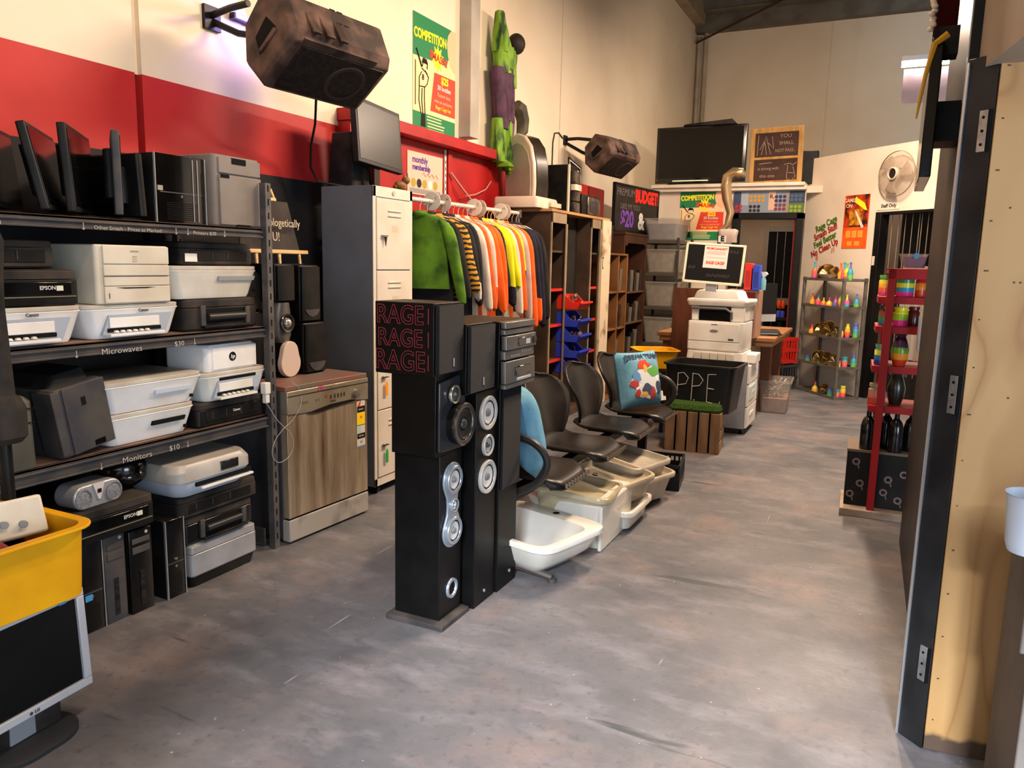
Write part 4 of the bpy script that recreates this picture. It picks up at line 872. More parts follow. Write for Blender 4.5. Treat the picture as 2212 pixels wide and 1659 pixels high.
# ============================================================ POSTERS (facing +x on the left wall)
gr_ = M('poster_green', '1f7a4a', .6); cr2 = M('poster_cream', 'f0cf9a', .6); rd2 = M('poster_red', 'e0422a', .6); yl = M('poster_yellow', 'ffe11e', .6); ink = M('ink_black', '1a1412', .7); pk = M('poster_peach', 'f2b58f', .6)
def comp_poster(label, loc, rz, W, H):
    t = thing('competition_poster', label, 'poster', loc, rz)
    k = W/.64; h = H/k
    def pz(pts, y, m, nm): return B().prism([(x*k, z*H) for x, z in pts], 'y', y-.0008, y).build(nm, m, t)
    pz([(-.32, 0), (.32, 0), (.32, 1), (-.32, 1)], -.001, cr2, 'sheet')
    pz([(-.32, 1), (.32, 1), (.18, .66), (-.32, .64)], -.0019, gr_, 'green_field')
    pz([(-.32, 0), (.32, 0), (.32, .17), (-.32, .17)], -.0019, gr_, 'green_foot')
    pz([(.32, .62), (.25, .66), (.20, .75), (.18, .86), (.20, .94), (.25, 1), (.32, 1)], -.0028, pk, 'ball')
    pz([(-.07, .21), (.32, .21), (.32, .56), (-.01, .56)], -.0019, rd2, 'red_block')
    star = []
    for i in range(20):
        a = 2*PI*i/20; r = .095 if i % 2 else .055; star.append((.04+r*math.cos(a), .69+r*1.15/h*math.sin(a)))
    pz(star, -.0029, yl, 'burst')
    txt('COMPETITION', .098*k, yl, t, (-.07*k, -.0042, .84*H), bold=.004*k, rot=(PI/2, R(-2), 0), sx=.74)
    txt('SMASH!', .082*k, rd2, t, (.05*k, -.0046, .69*H), bold=.003*k, rot=(PI/2, R(6), 0))
    txt('$25', .075*k, yl, t, (.15*k, -.0036, .51*H), bold=.003*k)
    txt('30 bottles', .052*k, wht, t, (.14*k, -.0036, .44*H), bold=.001*k)
    txt('Fastest time', .042*k, pk, t, (.14*k, -.0036, .375*H)); txt('wins an exclusive', .040*k, pk, t, (.13*k, -.0036, .315*H))
    txt('Rage Cage hat', .042*k, yl, t, (.13*k, -.0036, .26*H))
    b = B()
    for i, (x0, x1) in enumerate(((-.12, .10), (-.12, .10), (-.11, .15), (-.11, .14), (-.11, .14))): b.box(x0*k, x1*k, -.0036, -.003, (.145-.028*i)*H, (.156-.028*i)*H)
    b.build('small_print', cr2, t)
    # plain batter figure: torso outline, bat, cap
    b = B(); y = -.005
    def ln(p, r=.0035): b.tube([(x*k, y, z*H) for x, z in p], r*k, 5)
    ln([(-.28, .70), (-.20, .56)], .006); ln([(-.20, .52), (-.235, .47), (-.235, .38), (-.24, .27), (-.21, .16)]); ln([(-.15, .54), (-.10, .49), (-.12, .43), (-.16, .39), (-.16, .28), (-.15, .16)]); ln([(-.195, .38), (-.2, .27), (-.18, .16)]); ln([(-.235, .39), (-.155, .40)]); ln([(-.20, .55), (-.12, .52)]); ln([(-.19, .57), (-.18, .61), (-.12, .61), (-.12, .56)]); ln([(-.29, .22), (-.29, .60)], .003)
    b.build('line_drawing', ink, t)
    pz([(-.20, .60), (-.11, .60), (-.13, .64), (-.18, .645)], -.005, ink, 'cap')
    pz([(-.21, .05), (-.14, .05), (-.15, .16), (-.205, .16)], -.004, ink, 'boots')
    txt('8', .06*k, ink, t, (-.18*k, -.0046, .475*H), bold=.001)
    return t
comp_poster('large green and cream competition poster high on the left wall above the red frame', (-3.298, 5.36, 2.415), PI/2, .62, .84)
comp_poster('smaller green and cream competition poster beside the far doorway, partly hidden', (-2.22, 10.098, 1.78), 0, .56, .63)
t = thing('membership_poster', 'pink monthly membership poster pinned on the red frame', 'poster', (-3.268, 5.18, 1.94), PI/2)
B().box(-.25, .25, -.003, 0, 0, .31).build('sheet', M('poster_pink', 'ecb3a0', .6), t)
mv = M('membership_violet', '4a2f86', .6)
txt('monthly', .065, mv, t, (-.08, -.004, .255), bold=.002); txt('membership', .06, mv, t, (-.06, -.004, .20), bold=.002, sx=.85)
b = B(); rnd = random.Random(2)
B().box(-.22, .22, -.0038, -.003, .01, .045).build('grey_band', M('poster_grey', '8d8a86', .6), t)
for i in range(5):
    B().prism([(x-.17+i*.078, z) for x, z in arc(0, .085, .034, 0, 340, 9)], 'y', -.0044, -.003).build('cartoon_blob', M(('blob_mustard', 'blob_ink', 'blob_mustard', 'blob_white', 'blob_mustard')[i], ('a8903a', '2b2622', 'a8903a', 'e8e0d2', 'a8903a')[i], .6), t)
for i in range(4): b.tube([(-.05+i*.06, -.0045, .15), (-.03+i*.06, -.0045, .17), (-.0+i*.06, -.0045, .14)], .003, 5)
b.build('squiggle', M('squiggle_pink', 'd98a7a'), t)
t = thing('shelf_standard', 'white slotted metal strip on the red frame beside the membership poster', 'bracket', (-3.268, 5.47, 1.82), PI/2)
b = B().box(-.012, .012, -.008, 0, 0, .50); b.build('strip', wht, t)
b = B()
for i in range(9): b.box(-.004, .004, -.009, -.008, .03+i*.052, .055+i*.052)
b.build('slots', void, t)
t = thing('clear_tube', 'clear plastic tubing sagging across the red frame above the clothes rail', 'tube', (-3.25, 5.6, 1.85), PI/2)
B().tube([(-.1, -.02, .30), (.05, -.04, .19), (.2, -.06, .09), (.30, -.08, -.02)], .009).tube([(.1, -.05, .13), (.3, -.03, .16), (.5, -.02, .22), (.62, -.01, .30)], .006).build('tubing', M('tubing_pinkish', 'b8827a', .2), t)

# ============================================================ COSTUME hanging on the wall
t = thing('hanging_costume', 'green and purple one-piece fabric costume with dark hood hanging on the wall', 'costume', (-3.2, 6.33, 2.28), PI/2)
rnd = random.Random(5)
gm = M('costume_green', '6f9a22', .55, scale=14, col2='1c3a10', fac=(.45, .62), stretch=(1, 1, .35)); pm = M('costume_purple', '4a2440', .6, scale=10, col2='2e1428')
def fold(cx, z0, z1, w0, w1, d0, d1, dx=0, ph=0):
    rings = []
    for j in range(13):
        v = j/12; z = z0+(z1-z0)*v; w = w0+(w1-w0)*v; dd = d0+(d1-d0)*v
        rings.append([(cx+dx*v+(w/2)*math.cos(a)*(1+.10*math.sin(3*a+ph+v*3)), (dd/2)*math.sin(a)*(1+.2*math.sin(5*a+ph*2+v*5))-.02, z) for a in [2*PI*i/22 for i in range(22)]])
    return rings
o = B().loops(fold(-.06, .95, 1.28, .22, .09, .16, .07, -.05)).loops(fold(.12, .70, 1.12, .10, .10, .10, .09, .02, 1)).loops(fold(-.04, .78, 1.0, .25, .22, .16, .17, 0, 2)); o.build('top', gm, t)
B().loops(fold(-.05, .32, .82, .20, .30, .13, .17, .0, 2)).loops(fold(.05, .40, .80, .16, .16, .13, .14, -.02, 3)).build('trousers', pm, t)
B().loops(fold(-.10, .04, .40, .14, .15, .11, .12, 0, 1)).loops(fold(.07, -.02, .40, .12, .13, .11, .12, -.06, 4)).build('lower_legs', gm, t)
B().loft([(.0, .12, .16, .05, -.03, -.06), (.03, .10, .15, .05, -.04, -.05), (.07, .08, .1, .04, -.08, -.02)]).loft([(-.05, .12, .16, .05, .13, -.08), (-.02, .10, .14, .05, .12, -.07), (.04, .08, .1, .04, .07, -.03)]).build('foot_cover', gm, t)
B().ell((.16, -.05, 1.08), (.085, .08, .09), 16, 10).build('hood', M('hood_dark', '2a2320', .6), t)
B().tube([(-.11, -.02, 1.27), (-.13, 0, 1.36)], .002).build('hanging_cord', wht, t)
t = thing('dark_glove', 'dark grey-green stuffed glove shape hanging behind the costume', 'glove', (-3.22, 6.72, 2.66), PI/2)
B().tube([(-.05, 0, .22), (.0, -.01, .20), (.05, -.02, .1), (.04, -.02, .0), (-.02, -.02, -.06)], [.05, .065, .06, .055, .03], 10).build('glove', M('glove_dark', '3f3a30', .7, scale=10, col2='55503f'), t)

# ============================================================ CLOTHES RAIL
RX = -2.86
t = thing('clothes_rail', 'white and silver clothes rail packed with shirts between the lockers and the cabinet', 'clothes rail', (RX, 5.2, 0))
B().cyl((0, -.93, 1.845), (0, .80, 1.858), .016).build('rail', M('rail_white', 'd4cfc6', .3, .3), t)
b = B()
for y in (-.93, .80): b.cyl((0, y, .02), (0, y, 1.85), .014)
b.build('post', steel, t); b = B()
for y in (-.93, .80): b.cyl((-.3, y, .02), (.3, y, .02), .014)
b.build('foot', steel, t)
t_end = B().box(-.02, .02, .79, .83, 1.82, 1.885).build('end_clamp', steel, t, bevel=.004)
sd = M('disc_white', 'd2c9bc', .4)
for i, y in enumerate((4.62, 4.78, 5.22, 5.32, 5.66, 5.74)):
    o = thing('size_disc', 'round white size divider disc on the clothes rail, %s from the lockers' % ('first', 'second', 'third', 'fourth', 'fifth', 'sixth')[i], 'divider', (RX, y, 1.85), R((8, -6, 10, -12, 6, -8)[i]), 'size discs on the clothes rail')
    B().lathe([(.018, -.003), (.062, -.003), (.064, 0), (.062, .003), (.018, .003)], 30, (0, 0, 0), 'y').build('disc', sd, o)
    txt(('L', 'M', 'S', 'XL', 'M', 'L')[i], .03, M('disc_print', '6b625a'), o, (.03, -.004, .02))
def garment(label, kind, y, m, m2=None, length=.68, sl=.60, cuff=None, twist=0, hem=None, seed=0, sw=.055):
    o = thing('shirt' if kind != 'coverall' else 'coverall', label, kind if kind != 'shirt' else 'shirt', (RX, y, 1.845), twist, 'garments on the clothes rail')
    rnd = random.Random(seed); ph = rnd.random()*6
    # hanger
    hk = B().tube([(0, 0, -.10), (0, 0, -.03), (.018, 0, -.0), (.0, 0, .022), (-.018, 0, .008)], .0028, 6)
    hk.tube([(-.20, 0, -.155), (-.09, 0, -.10), (0, 0, -.085), (.09, 0, -.10), (.20, 0, -.155)], .007, 6)
    hk.build('hanger', pwood if seed % 2 else wht, o)
    rings = []
    L_ = length
    prof = [(.0, .055, .035), (.02, .09, .04), (.05, .14, .05), (.085, .18, .055), (.15, .19, .06), (.30, .185, .065), (.5, .19, .07), (.75, .20, .075), (1, .21, .08)]
    for (v, w, d) in prof:
        vv = v; z = -.085 - vv*L_
        rings.append([(w*math.cos(a), (d/2)*math.sin(a)*(1+.35*math.sin(4*a+ph+v*4))+.006*math.sin(9*v+ph), z) for a in [2*PI*i/28 for i in range(28)]])
    bd = B(); bd.loops(rings, True, True)
    if m2 is not None:
        cut = .55
        for i, f in enumerate(bd.f):
            zc = sum(bd.v[q][2] for q in f)/len(f)
            bd.mi[i] = 1 if zc < -.085-cut*L_ else 0
        bd.build('torso', [m, m2], o)
    else: bd.build('torso', m, o)
    # sleeves: flattened tapering tubes
    for s in (1, -1):
        q5 = .27+.07*rnd.random(); P = [Vector((s*.13, 0, -.115)), Vector((s*.185, -.004, -.16)), Vector((s*(.218+.01*rnd.random()), -.012, -.27)), Vector((s*(.238+.012*rnd.random()), -.014-.01*rnd.random(), -.36)), Vector((s*(.12+q5*.5), -.010, -.12-sl*.72)), Vector((s*(.03+q5*.85), -.006, -.10-sl))]
        rr = [sw*.8, sw*1.05, sw*1.0, sw*.92, sw*.82, sw*.70]; rings = []
        for i, (p, r) in enumerate(zip(P, rr)):
            rings.append([(p.x + r*math.cos(a), p.y + r*.62*math.sin(a)*(1+.28*math.sin(3*a+ph+i*1.7)), p.z - r*.25*math.cos(a)*s) for a in [2*PI*k/16 for k in range(16)]])
        sb = B(); sb.loops(rings)
        if cuff is not None:
            q = sb.build('sleeve', [m, cuff], o, sub=1)
            for pgn in q.data.polygons:
                if pgn.center.z < -.10-sl*.70: pgn.material_index = 1
        else: sb.build('sleeve', m, o, sub=1)
    B().lathe([(.05, -.105), (.052, -.085), (.042, -.068)], 18).build('collar', m, o, solid=.004)
    return o
def cl(key, a, b_=None, **k): return M('cloth_'+key, a, .85, scale=6, col2=b_ or a, bump=.1, **k)
cgreen = cl('green', '5f8a1e', '2f4c12'); cor = cl('orange', 'e8611a', 'd65212'); cor2 = cl('dark_orange', 'd2591e', 'bd4c16'); cwh = cl('white', 'cfc3b4', 'b8aca0'); cyl_ = cl('yellow', 'd3cf14', 'c0b80e'); cnv = cl('navy', '1c1b2e', '14131f'); cbk = cl('black', '1b1a1c', '262324'); cpk = cl('pinkish_white', 'b9a19a', 'a58d87'); cgy = cl('grey', '8b8480', '7a726d')
def tiger():
    m = bpy.data.materials.new('tiger_stripe_fur'); m.use_nodes = True; nt = m.node_tree; N = nt.nodes; L = nt.links
    p = N['Principled BSDF']; p.inputs['Roughness'].default_value = .9
    tc = N.new('ShaderNodeTexCoord'); wv = N.new('ShaderNodeTexWave'); wv.bands_direction = 'Z'; wv.inputs['Scale'].default_value = 9; wv.inputs['Distortion'].default_value = 3.5; wv.inputs['Detail Scale'].default_value = 2
    L.new(tc.outputs['Object'], wv.inputs[0]); r = N.new('ShaderNodeValToRGB'); L.new(wv.outputs[1], r.inputs[0])
    r.color_ramp.elements[0].position = .42; r.color_ramp.elements[0].color = lin('171210'); r.color_ramp.elements[1].position = .55; r.color_ramp.elements[1].color = lin('c48a20')
    L.new(r.outputs[0], p.inputs['Base Color']); return m
G = [
 ('green long-sleeved costume top, nearest to the lockers on the rail', 'shirt', 4.47, cgreen, None, .50, .60, None, .25, .050),
 ('dark fur-collared jacket right behind the green top', 'jacket', 4.56, cbk, None, .66, .56, None, .08, .06),
 ('fluffy yellow and black tiger-striped jacket', 'jacket', 4.66, tiger(), None, .60, .52, None, .10, .068),
 ('black sweatshirt with pinkish-white cuffs beside the striped jacket', 'shirt', 4.76, cbk, None, .70, .58, cwh, .05, .05),
 ('white shirt with black body, fifth on the rail', 'shirt', 4.84, cbk, cbk, .72, .62, None, .0, .05),
 ('plain white long-sleeved shirt, sixth on the rail', 'shirt', 4.91, cwh, None, .72, .66, None, .06, .05),
 ('washed orange work shirt between two white ones near the middle disc', 'shirt', 4.98, cor2, None, .72, .66, None, .03, .05),
 ('white and grey thin shirt just before the third disc', 'shirt', 5.05, cwh, None, .72, .64, cor2, .08, .045),
 ('bright orange work shirt just after the pair of middle discs', 'shirt', 5.12, cor, None, .74, .68, None, .02, .055),
 ('second bright orange work shirt, next to a yellow one', 'shirt', 5.19, cor, None, .74, .66, None, .09, .05),
 ('black hooded top among the orange shirts', 'shirt', 5.25, cbk, None, .72, .5, None, .0, .045),
 ('yellow work shirt with navy lower half', 'shirt', 5.31, cyl_, cnv, .72, .64, cnv, .05, .06),
 ('all-yellow work shirt behind the yellow and navy one', 'shirt', 5.38, cyl_, None, .70, .50, None, .10, .05),
 ('grey-white baggy shirt to the right of the yellow ones', 'shirt', 5.44, cwh, None, .76, .72, None, .02, .055),
 ('orange work shirt with yellow yoke', 'shirt', 5.50, cor, None, .76, .70, None, .06, .055),
 ('dark shirt with yellow edge, behind the orange one with yoke', 'shirt', 5.56, cyl_, cnv, .70, .45, cnv, .0, .05),
 ('pale pinkish-grey long shirt near the fifth disc', 'shirt', 5.63, cpk, None, .80, .78, None, .05, .055),
 ('orange long-sleeved shirt, last but two on the rail', 'shirt', 5.71, cor, None, .84, .84, None, .02, .06),
 ('navy jacket with an orange panel near the far end of the rail', 'jacket', 5.80, cnv, None, .86, .80, cor, .05, .06),
 ('long dark navy coverall at the far end of the rail, almost reaching the floor', 'coverall', 5.88, cnv, None, 1.30, .84, None, .0, .06),
 ('black jacket, very last on the rail beside the cabinet', 'jacket', 5.96, cbk, None, .90, .78, None, .06, .055),
]
for i, g in enumerate(G):
    garment(g[0], g[1], g[2], g[3], g[4], g[5], g[6], g[7], g[8], None, i, g[9])
# a few low garments and a white strip seen below the stereo
t = thing('white_garment', 'long white garment hanging low behind the speakers under the rail', 'garment', (-2.62, 5.08, .35))
B().loops([[(.14*math.cos(a)*(1+.2*math.sin(3*a)), .03*math.sin(a)*(1+.4*math.sin(5*a+z)), z) for a in [2*PI*i/20 for i in range(20)]] for z in (0, .2, .4, .6, .7)]).build('cloth', cwh, t)

# ============================================================ CABINET AND TOP APPLIANCES
cab = thing('open_cabinet', 'tall dark wooden cabinet with open doorways, red-edged inner shelves and a worn white end panel', 'cabinet', (-2.93, 6.97, 0), PI/2)
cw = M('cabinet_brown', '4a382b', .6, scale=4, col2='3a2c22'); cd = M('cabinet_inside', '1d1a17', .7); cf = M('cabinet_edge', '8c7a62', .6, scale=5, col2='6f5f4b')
W_ = 1.52; D_ = .56; yf = -D_/2; HT = 1.885
b = B(); b.cur = 0
b.box(-W_/2, -W_/2+.02, yf, D_/2, 0, HT).box(W_/2-.02, W_/2, yf, D_/2, 0, HT).box(-W_/2, W_/2, D_/2-.012, D_/2, 0, HT).box(-W_/2, W_/2, yf, D_/2, 0, .06)
b.box(-.40, -.38, yf+.01, D_/2, 0, HT).box(.24, .26, yf+.01, D_/2, 0, HT)
b.build('carcass', cw, cab, bevel=.002)
B().box(-W_/2-.02, W_/2+.0, yf-.02, D_/2, HT, HT+.025).build('top_board', M('top_board', 'b48a5c', .55, scale=3, col2='9a7146'), cab, bevel=.003)
b = B()
for x0, x1 in ((-W_/2, -W_/2+.025), (-.42, -.385), (.235, .26), (.50, .525)): b.box(x0, x1, yf-.012, yf, 0, HT)
b.box(-W_/2, -.385, yf-.012, yf, HT-.09, HT).box(.235, .525, yf-.012, yf, HT-.09, HT)
b.build('face_frame', cf, cab, bevel=.002)
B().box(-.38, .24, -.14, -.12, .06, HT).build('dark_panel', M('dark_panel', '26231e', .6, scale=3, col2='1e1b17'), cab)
ew = M('worn_white', 'c9b79c', .6, scale=5, col2='7a6347', fac=(.55, .7))
B().box(.525, W_/2+.02, yf-.03, yf+.02, 0, HT+.0).build('end_panel', ew, cab, bevel=.003)
B().box(.535, .545, yf-.032, yf-.029, 1.40, 1.52).box(.545, .565, yf-.032, yf-.029, 1.40, 1.415).box(.545, .565, yf-.032, yf-.029, 1.505, 1.52).build('strike_plate', void, cab)
for x0, x1 in ((-W_/2+.02, -.40), (.26, .50)):
    for z in (1.56, 1.22, .90, .58, .30):
        b = B(); b.box(x0, x1, yf+.02, D_/2-.02, z-.018, z); o = b.build('shelf', cw if z > 1.5 else M('shelf_dull', '5b2a20', .6), cab)
        if z < 1.5: B().box(x0, x1, yf+.012, yf+.022, z-.02, z+.004).build('red_edge', M('red_edge', 'c0281f', .5), o)
sb = M('bin_blue', '2f3fb5', .4, scale=8, col2='2836a0'); sr = M('bin_red', 'd83220', .4, scale=8, col2='c62a1a')
def pick_bin(label, x, z, m, g, cont):
    o = thing('parts_bin', label, 'bin', (-2.62, 6.97+x, z), PI/2, g)
    b = B()
    b.box(-.15, .15, -.10, .10, 0, .006)
    b.prism([(-.10, 0), (.10, 0), (.10, .13), (.02, .13), (-.05, .065), (-.13, .065), (-.125, .05)], 'x', -.152, -.144).prism([(-.10, 0), (.10, 0), (.10, .13), (.02, .13), (-.05, .065), (-.13, .065), (-.125, .05)], 'x', .144, .152)
    b.box(-.15, .15, .094, .1, 0, .13); b.prism([(-.10, 0), (-.094, 0), (-.125, .066), (-.135, .066)], 'x', -.15, .15)
    b.box(-.155, .155, -.142, -.128, .05, .068)
    b.build('tray', m, o, bevel=.002)
    rnd = random.Random(int(z*100)); c = B()
    for k in range(9): c.T = Matrix.Translation((rnd.uniform(-.11, .11), rnd.uniform(-.07, .06), .03+rnd.random()*.05*cont)) @ Euler((rnd.random()*3, rnd.random()*3, 0)).to_matrix().to_4x4(); c.box(-.03, .03, -.008, .008, -.012, .012)
    c.build('contents', M('small_parts', '5c4a3c', .4, .4, scale=30, col2='9c8f80'), o)
pick_bin('red parts bin heaped with bits, above the column of blue bins on the cabinet', -.25, 1.035, sr, None, 1.8)
for i, z in enumerate((.875, .735, .59, .445)):
    pick_bin('blue parts bin on the cabinet, %s below the red one' % ('first', 'second', 'third', 'fourth')[i], -.25, z, sb, 'blue parts bins', 1)
bpy.data.objects['parts_bin'].name = 'parts_bin'
o = thing('paper_card', 'tilted grey paper card hung on the dark panel above the red bin', 'card', (-2.80, 6.86, 1.28), PI/2); o.rotation_euler = (0, R(25), PI/2)
B().box(-.08, .08, -.004, 0, -.13, .13).build('card', M('card_grey', '7c7f88', .6), o)
o = thing('ear_muffs', 'red ear muffs hanging at the top of the dark panel', 'ear muffs', (-2.74, 6.66, 1.60), PI/2)
B().tube([(0, 0, .0), (.03, 0, .09), (.07, 0, .12), (.10, 0, .02)], .006).build('band', blk, o); B().ell((0, -.02, -.02), (.035, .03, .05)).build('cup', sr, o)

def on_top(x, y, z=1.912): return (x, y, z)
ofw = M('appliance_cream', 'cdbfae', .35, scale=5, col2='bcac99')
t = thing('flat_printer', 'low pale printer lying on the cabinet under the arched appliance', 'printer', (-2.93, 6.30, 1.912), PI/2)
B().loft([(0, .46, .42, .03), (.08, .46, .42, .03), (.095, .44, .40, .03)], nc=4).build('body', ofw, t, bevel=.004); B().box(.02, .25, -.235, -.2, .02, .06).build('drawer', ofw, t, bevel=.003)
t = thing('arched_appliance', 'tall arched white and black appliance stood on end on the cabinet beside the costume', 'appliance', (-3.0, 6.42, 2.01), R(-22))
pr_ = [(-.20, 0), (.17, 0)] + [(.17-.0*v, .0) for v in ()] + [(.175, .12), (.165, .30), (.12, .45), (.04, .54), (-.05, .57), (-.14, .55), (-.19, .47), (-.21, .30)]
B().prism(pr_, 'y', -.06, -.02).build('front_shell', ofw, t, bevel=.012)
B().prism([(x*.99, z*.99) for x, z in pr_], 'y', -.02, .13).build('body', M('appliance_black', '1d1815', .3, scale=6, col2='33291f'), t, bevel=.01)
B().prism([(x*.8-.0, z*.82+.02) for x, z in pr_], 'y', -.066, -.058).build('front_panel', M('appliance_grey', 'a09a8c', .35, scale=4, col2='8f897b'), t, bevel=.008)
B().cyl((-.2, -.02, .0), (.2, -.02, .0), .02).build('hinge_bar', blk, t)
t = thing('stereo_tower', 'stack of black and silver hi-fi units on the cabinet beside the arched appliance', 'stereo', (-2.88, 6.86, 1.912), PI/2)
B().box(-.13, .10, -.17, .17, 0, .43).build('case', blk, t, bevel=.004); B().box(-.135, -.10, -.178, -.165, 0, .43).build('side_trim', ofw, t)
for z0, z1 in ((.0, .10), (.11, .20), (.27, .38)): B().loft([(z0, .15, .05, .015, .02, -.185), (z1, .15, .05, .015, .02, -.185)]).build('deck', M('deck_dark', '2f2a26', .25, .3, scale=12, col2='5c544b'), t, bevel=.003)
B().loft([(.205, .16, .06, .015, .02, -.19), (.26, .16, .06, .015, .02, -.19)]).build('pale_deck', ofw, t, bevel=.003)
t = thing('dvd_sign', 'small tilted black card reading DVD in white, behind the hi-fi stack', 'sign', (-3.0, 7.68, 2.20), PI/2); t.rotation_euler = (R(-8), R(10), PI/2)
B().box(-.19, .19, 0, .01, 0, .30).build('card', blk, t)
b = B().box(-.165, -.155, -.002, .001, .02, .28).box(.155, .165, -.002, .001, .02, .28).box(-.165, .165, -.002, .001, .02, .03).box(-.165, .165, -.002, .001, .27, .28); b.build('white_border', wht, t)
txt('DVD', .13, wht, t, (0, -.002, .175), bold=.006, shear=.2); B().prism(arc(0, 0, 1, 0, 350, 24) and [(.09*math.cos(2*PI*i/24), .085+.028*math.sin(2*PI*i/24)) for i in range(24)], 'y', -.002, .0).build('disc_oval', wht, t); txt('VIDEO', .03, wht, t, (0, -.002, .045))
t = thing('toaster_oven', 'black and chrome toaster oven at the right end of the cabinet top', 'oven', (-2.88, 7.38, 1.912), PI/2)
B().box(-.27, .22, -.17, .17, 0, .20).build('case', blk, t, bevel=.01); B().box(-.14, .21, -.185, -.17, .015, .185).build('chrome_front', M('dull_chrome', '7a7266', .25, .7, scale=14, col2='35302a'), t, bevel=.01)
B().box(-.09, .13, -.19, -.184, .04, .15).build('window', M('oven_glass', '2b2722', .1), t, bevel=.004)
t = thing('red_cupboard', 'red wall box behind the toaster oven, beside the speaker', 'cupboard', (-3.12, 7.95, 1.85), PI/2)
B().box(-.35, .45, -.17, .15, 0, .42).build('body', M('cupboard_red', '8f1a14', .5, scale=4, col2='7a140f'), t, bevel=.004); B().box(-.05, .44, -.18, -.17, .01, .41).build('door', M('cupboard_dark_red', '5f0f0c', .5), t)
# budget sign board
t = thing('budget_sign', 'framed black board with hand-lettered BUDGET and $20 in front of the bookcase', 'sign', (-2.85, 9.35, 1.83), PI/2 - R(8))
B().box(-.62, .62, -.01, .015, 0, .55).build('board', M('sign_black', '231e1c', .6, scale=6, col2='2c2623'), t); b = B().box(-.63, -.61, -.02, .02, 0, .56).box(.61, .63, -.02, .02, 0, .56).box(-.63, .63, -.02, .02, .54, .56).box(-.63, .63, -.02, .02, 0, .02)
b.build('frame', blk, t)
txt('BUDGET!', .20, M('lettering_red', 'd8281c', .6), t, (.28, -.012, .44), bold=.012, sx=.85); txt('PREMIUM', .12, M('lettering_grey', '6a625c', .8), t, (-.33, -.012, .46))
txt('LIKE MY YOU', .09, M('lettering_grey'), t, (-.2, -.012, .30)); txt('$20', .26, M('lettering_purple', '6a3f9a', .6), t, (-.28, -.012, .15), bold=.01, sx=.9); txt('&', .27, wht, t, (.12, -.012, .14), bold=.012)
# ============================================================ BEAM SEATING
t = thing('beam_seat', 'four-seat black plastic waiting bench on a steel beam beside the tower speakers', 'bench', (-1.52, 4.27, 0), PI/2)
pl = M('seat_plastic', '151515', .33, scale=4, col2='261f1b', bump=.04)
def seat_fn(u, v):        # u across, v front to back
    x = (u-.5)*2; wv = .215*(1-.06*v) * (1 - .12*max(0, .15-v)/.15)
    X = x*wv; 
    y = -.235 + v*.43
    z = .44 - .018*(1-x*x)*math.sin(PI*min(1, v*1.1)) - .05*max(0, (.22-v)/.22)**2 + .03*max(0, (v-.8)/.2)**2
    r = .10; e = max(0, abs(x)-.75)/.25
    y += (.06 if v < .5 else -.02)*e*e*(1-min(1, abs(v-.0)*3) if v < .5 else 1)
    return (X, y, z)
def back_fn(u, v):
    x = (u-.5)*2
    wv = .165 + .105*(v/.6)**1.3 if v < .6 else .27*max(0, 1-((v-.6)/.4)**2.6)**.5+.004
    z = .445 + v*.375
    y = .155 + .05*v + .075*v*v - .055*(1-(x*x))*-1*.6 - .05*(x*x)*math.sin(PI*v)
    return (x*wv, y, z)
for i, y in enumerate((-.84, -.24, .37, .98)):
    def sh(fn, dx): return lambda u, v: (fn(u, v)[0]+dx, fn(u, v)[1], fn(u, v)[2])
    s = B().grid(sh(seat_fn, y), 14, 12).build('seat', pl, t, solid=.016, smooth=80)
    B().grid(sh(back_fn, y), 14, 16).build('backrest', pl, s, solid=.014, smooth=80)
    b = B()
    for k in range(9):
        x = y-.15+k*.0375; b.box(x-.004, x+.004, -.246, -.236, .400, .420)
    b.build('grip_ribs', M('rib_worn', '7d6f62', .4), s)
    B().box(y-.05, y+.05, -.12, .14, .385, .425).build('bracket', blk, s, bevel=.004)
B().box(-1.19, 1.2, -.03, .03, .33, .385).build('beam', blk, t, bevel=.004)
for x in (-1.16, 1.12):
    b = B().box(x-.025, x+.025, -.03, .03, .05, .34); b.build('leg', blk, t, bevel=.003)
    b = B().tube([(x, .22, .025), (x, .1, .05), (x, -.1, .05), (x, -.25, .022)], [.018, .024, .024, .016], 8).cyl((x, -.25, 0), (x, -.25, .02), .022).cyl((x, .22, 0), (x, .22, .02), .022); b.build('foot', M('foot_worn', '4c443f', .45, .2), t)
for x in (-1.12, 1.24):
    b = B(); pth = [(x, .16, .40), (x, .17, .55), (x, .08, .645), (x, -.10, .64), (x, -.19, .56), (x, -.15, .45), (x, -.02, .375)]
    b.tube(spl(pth), .018, 8); b.build('armrest', M('armrest_black', '2a2827', .4), t)
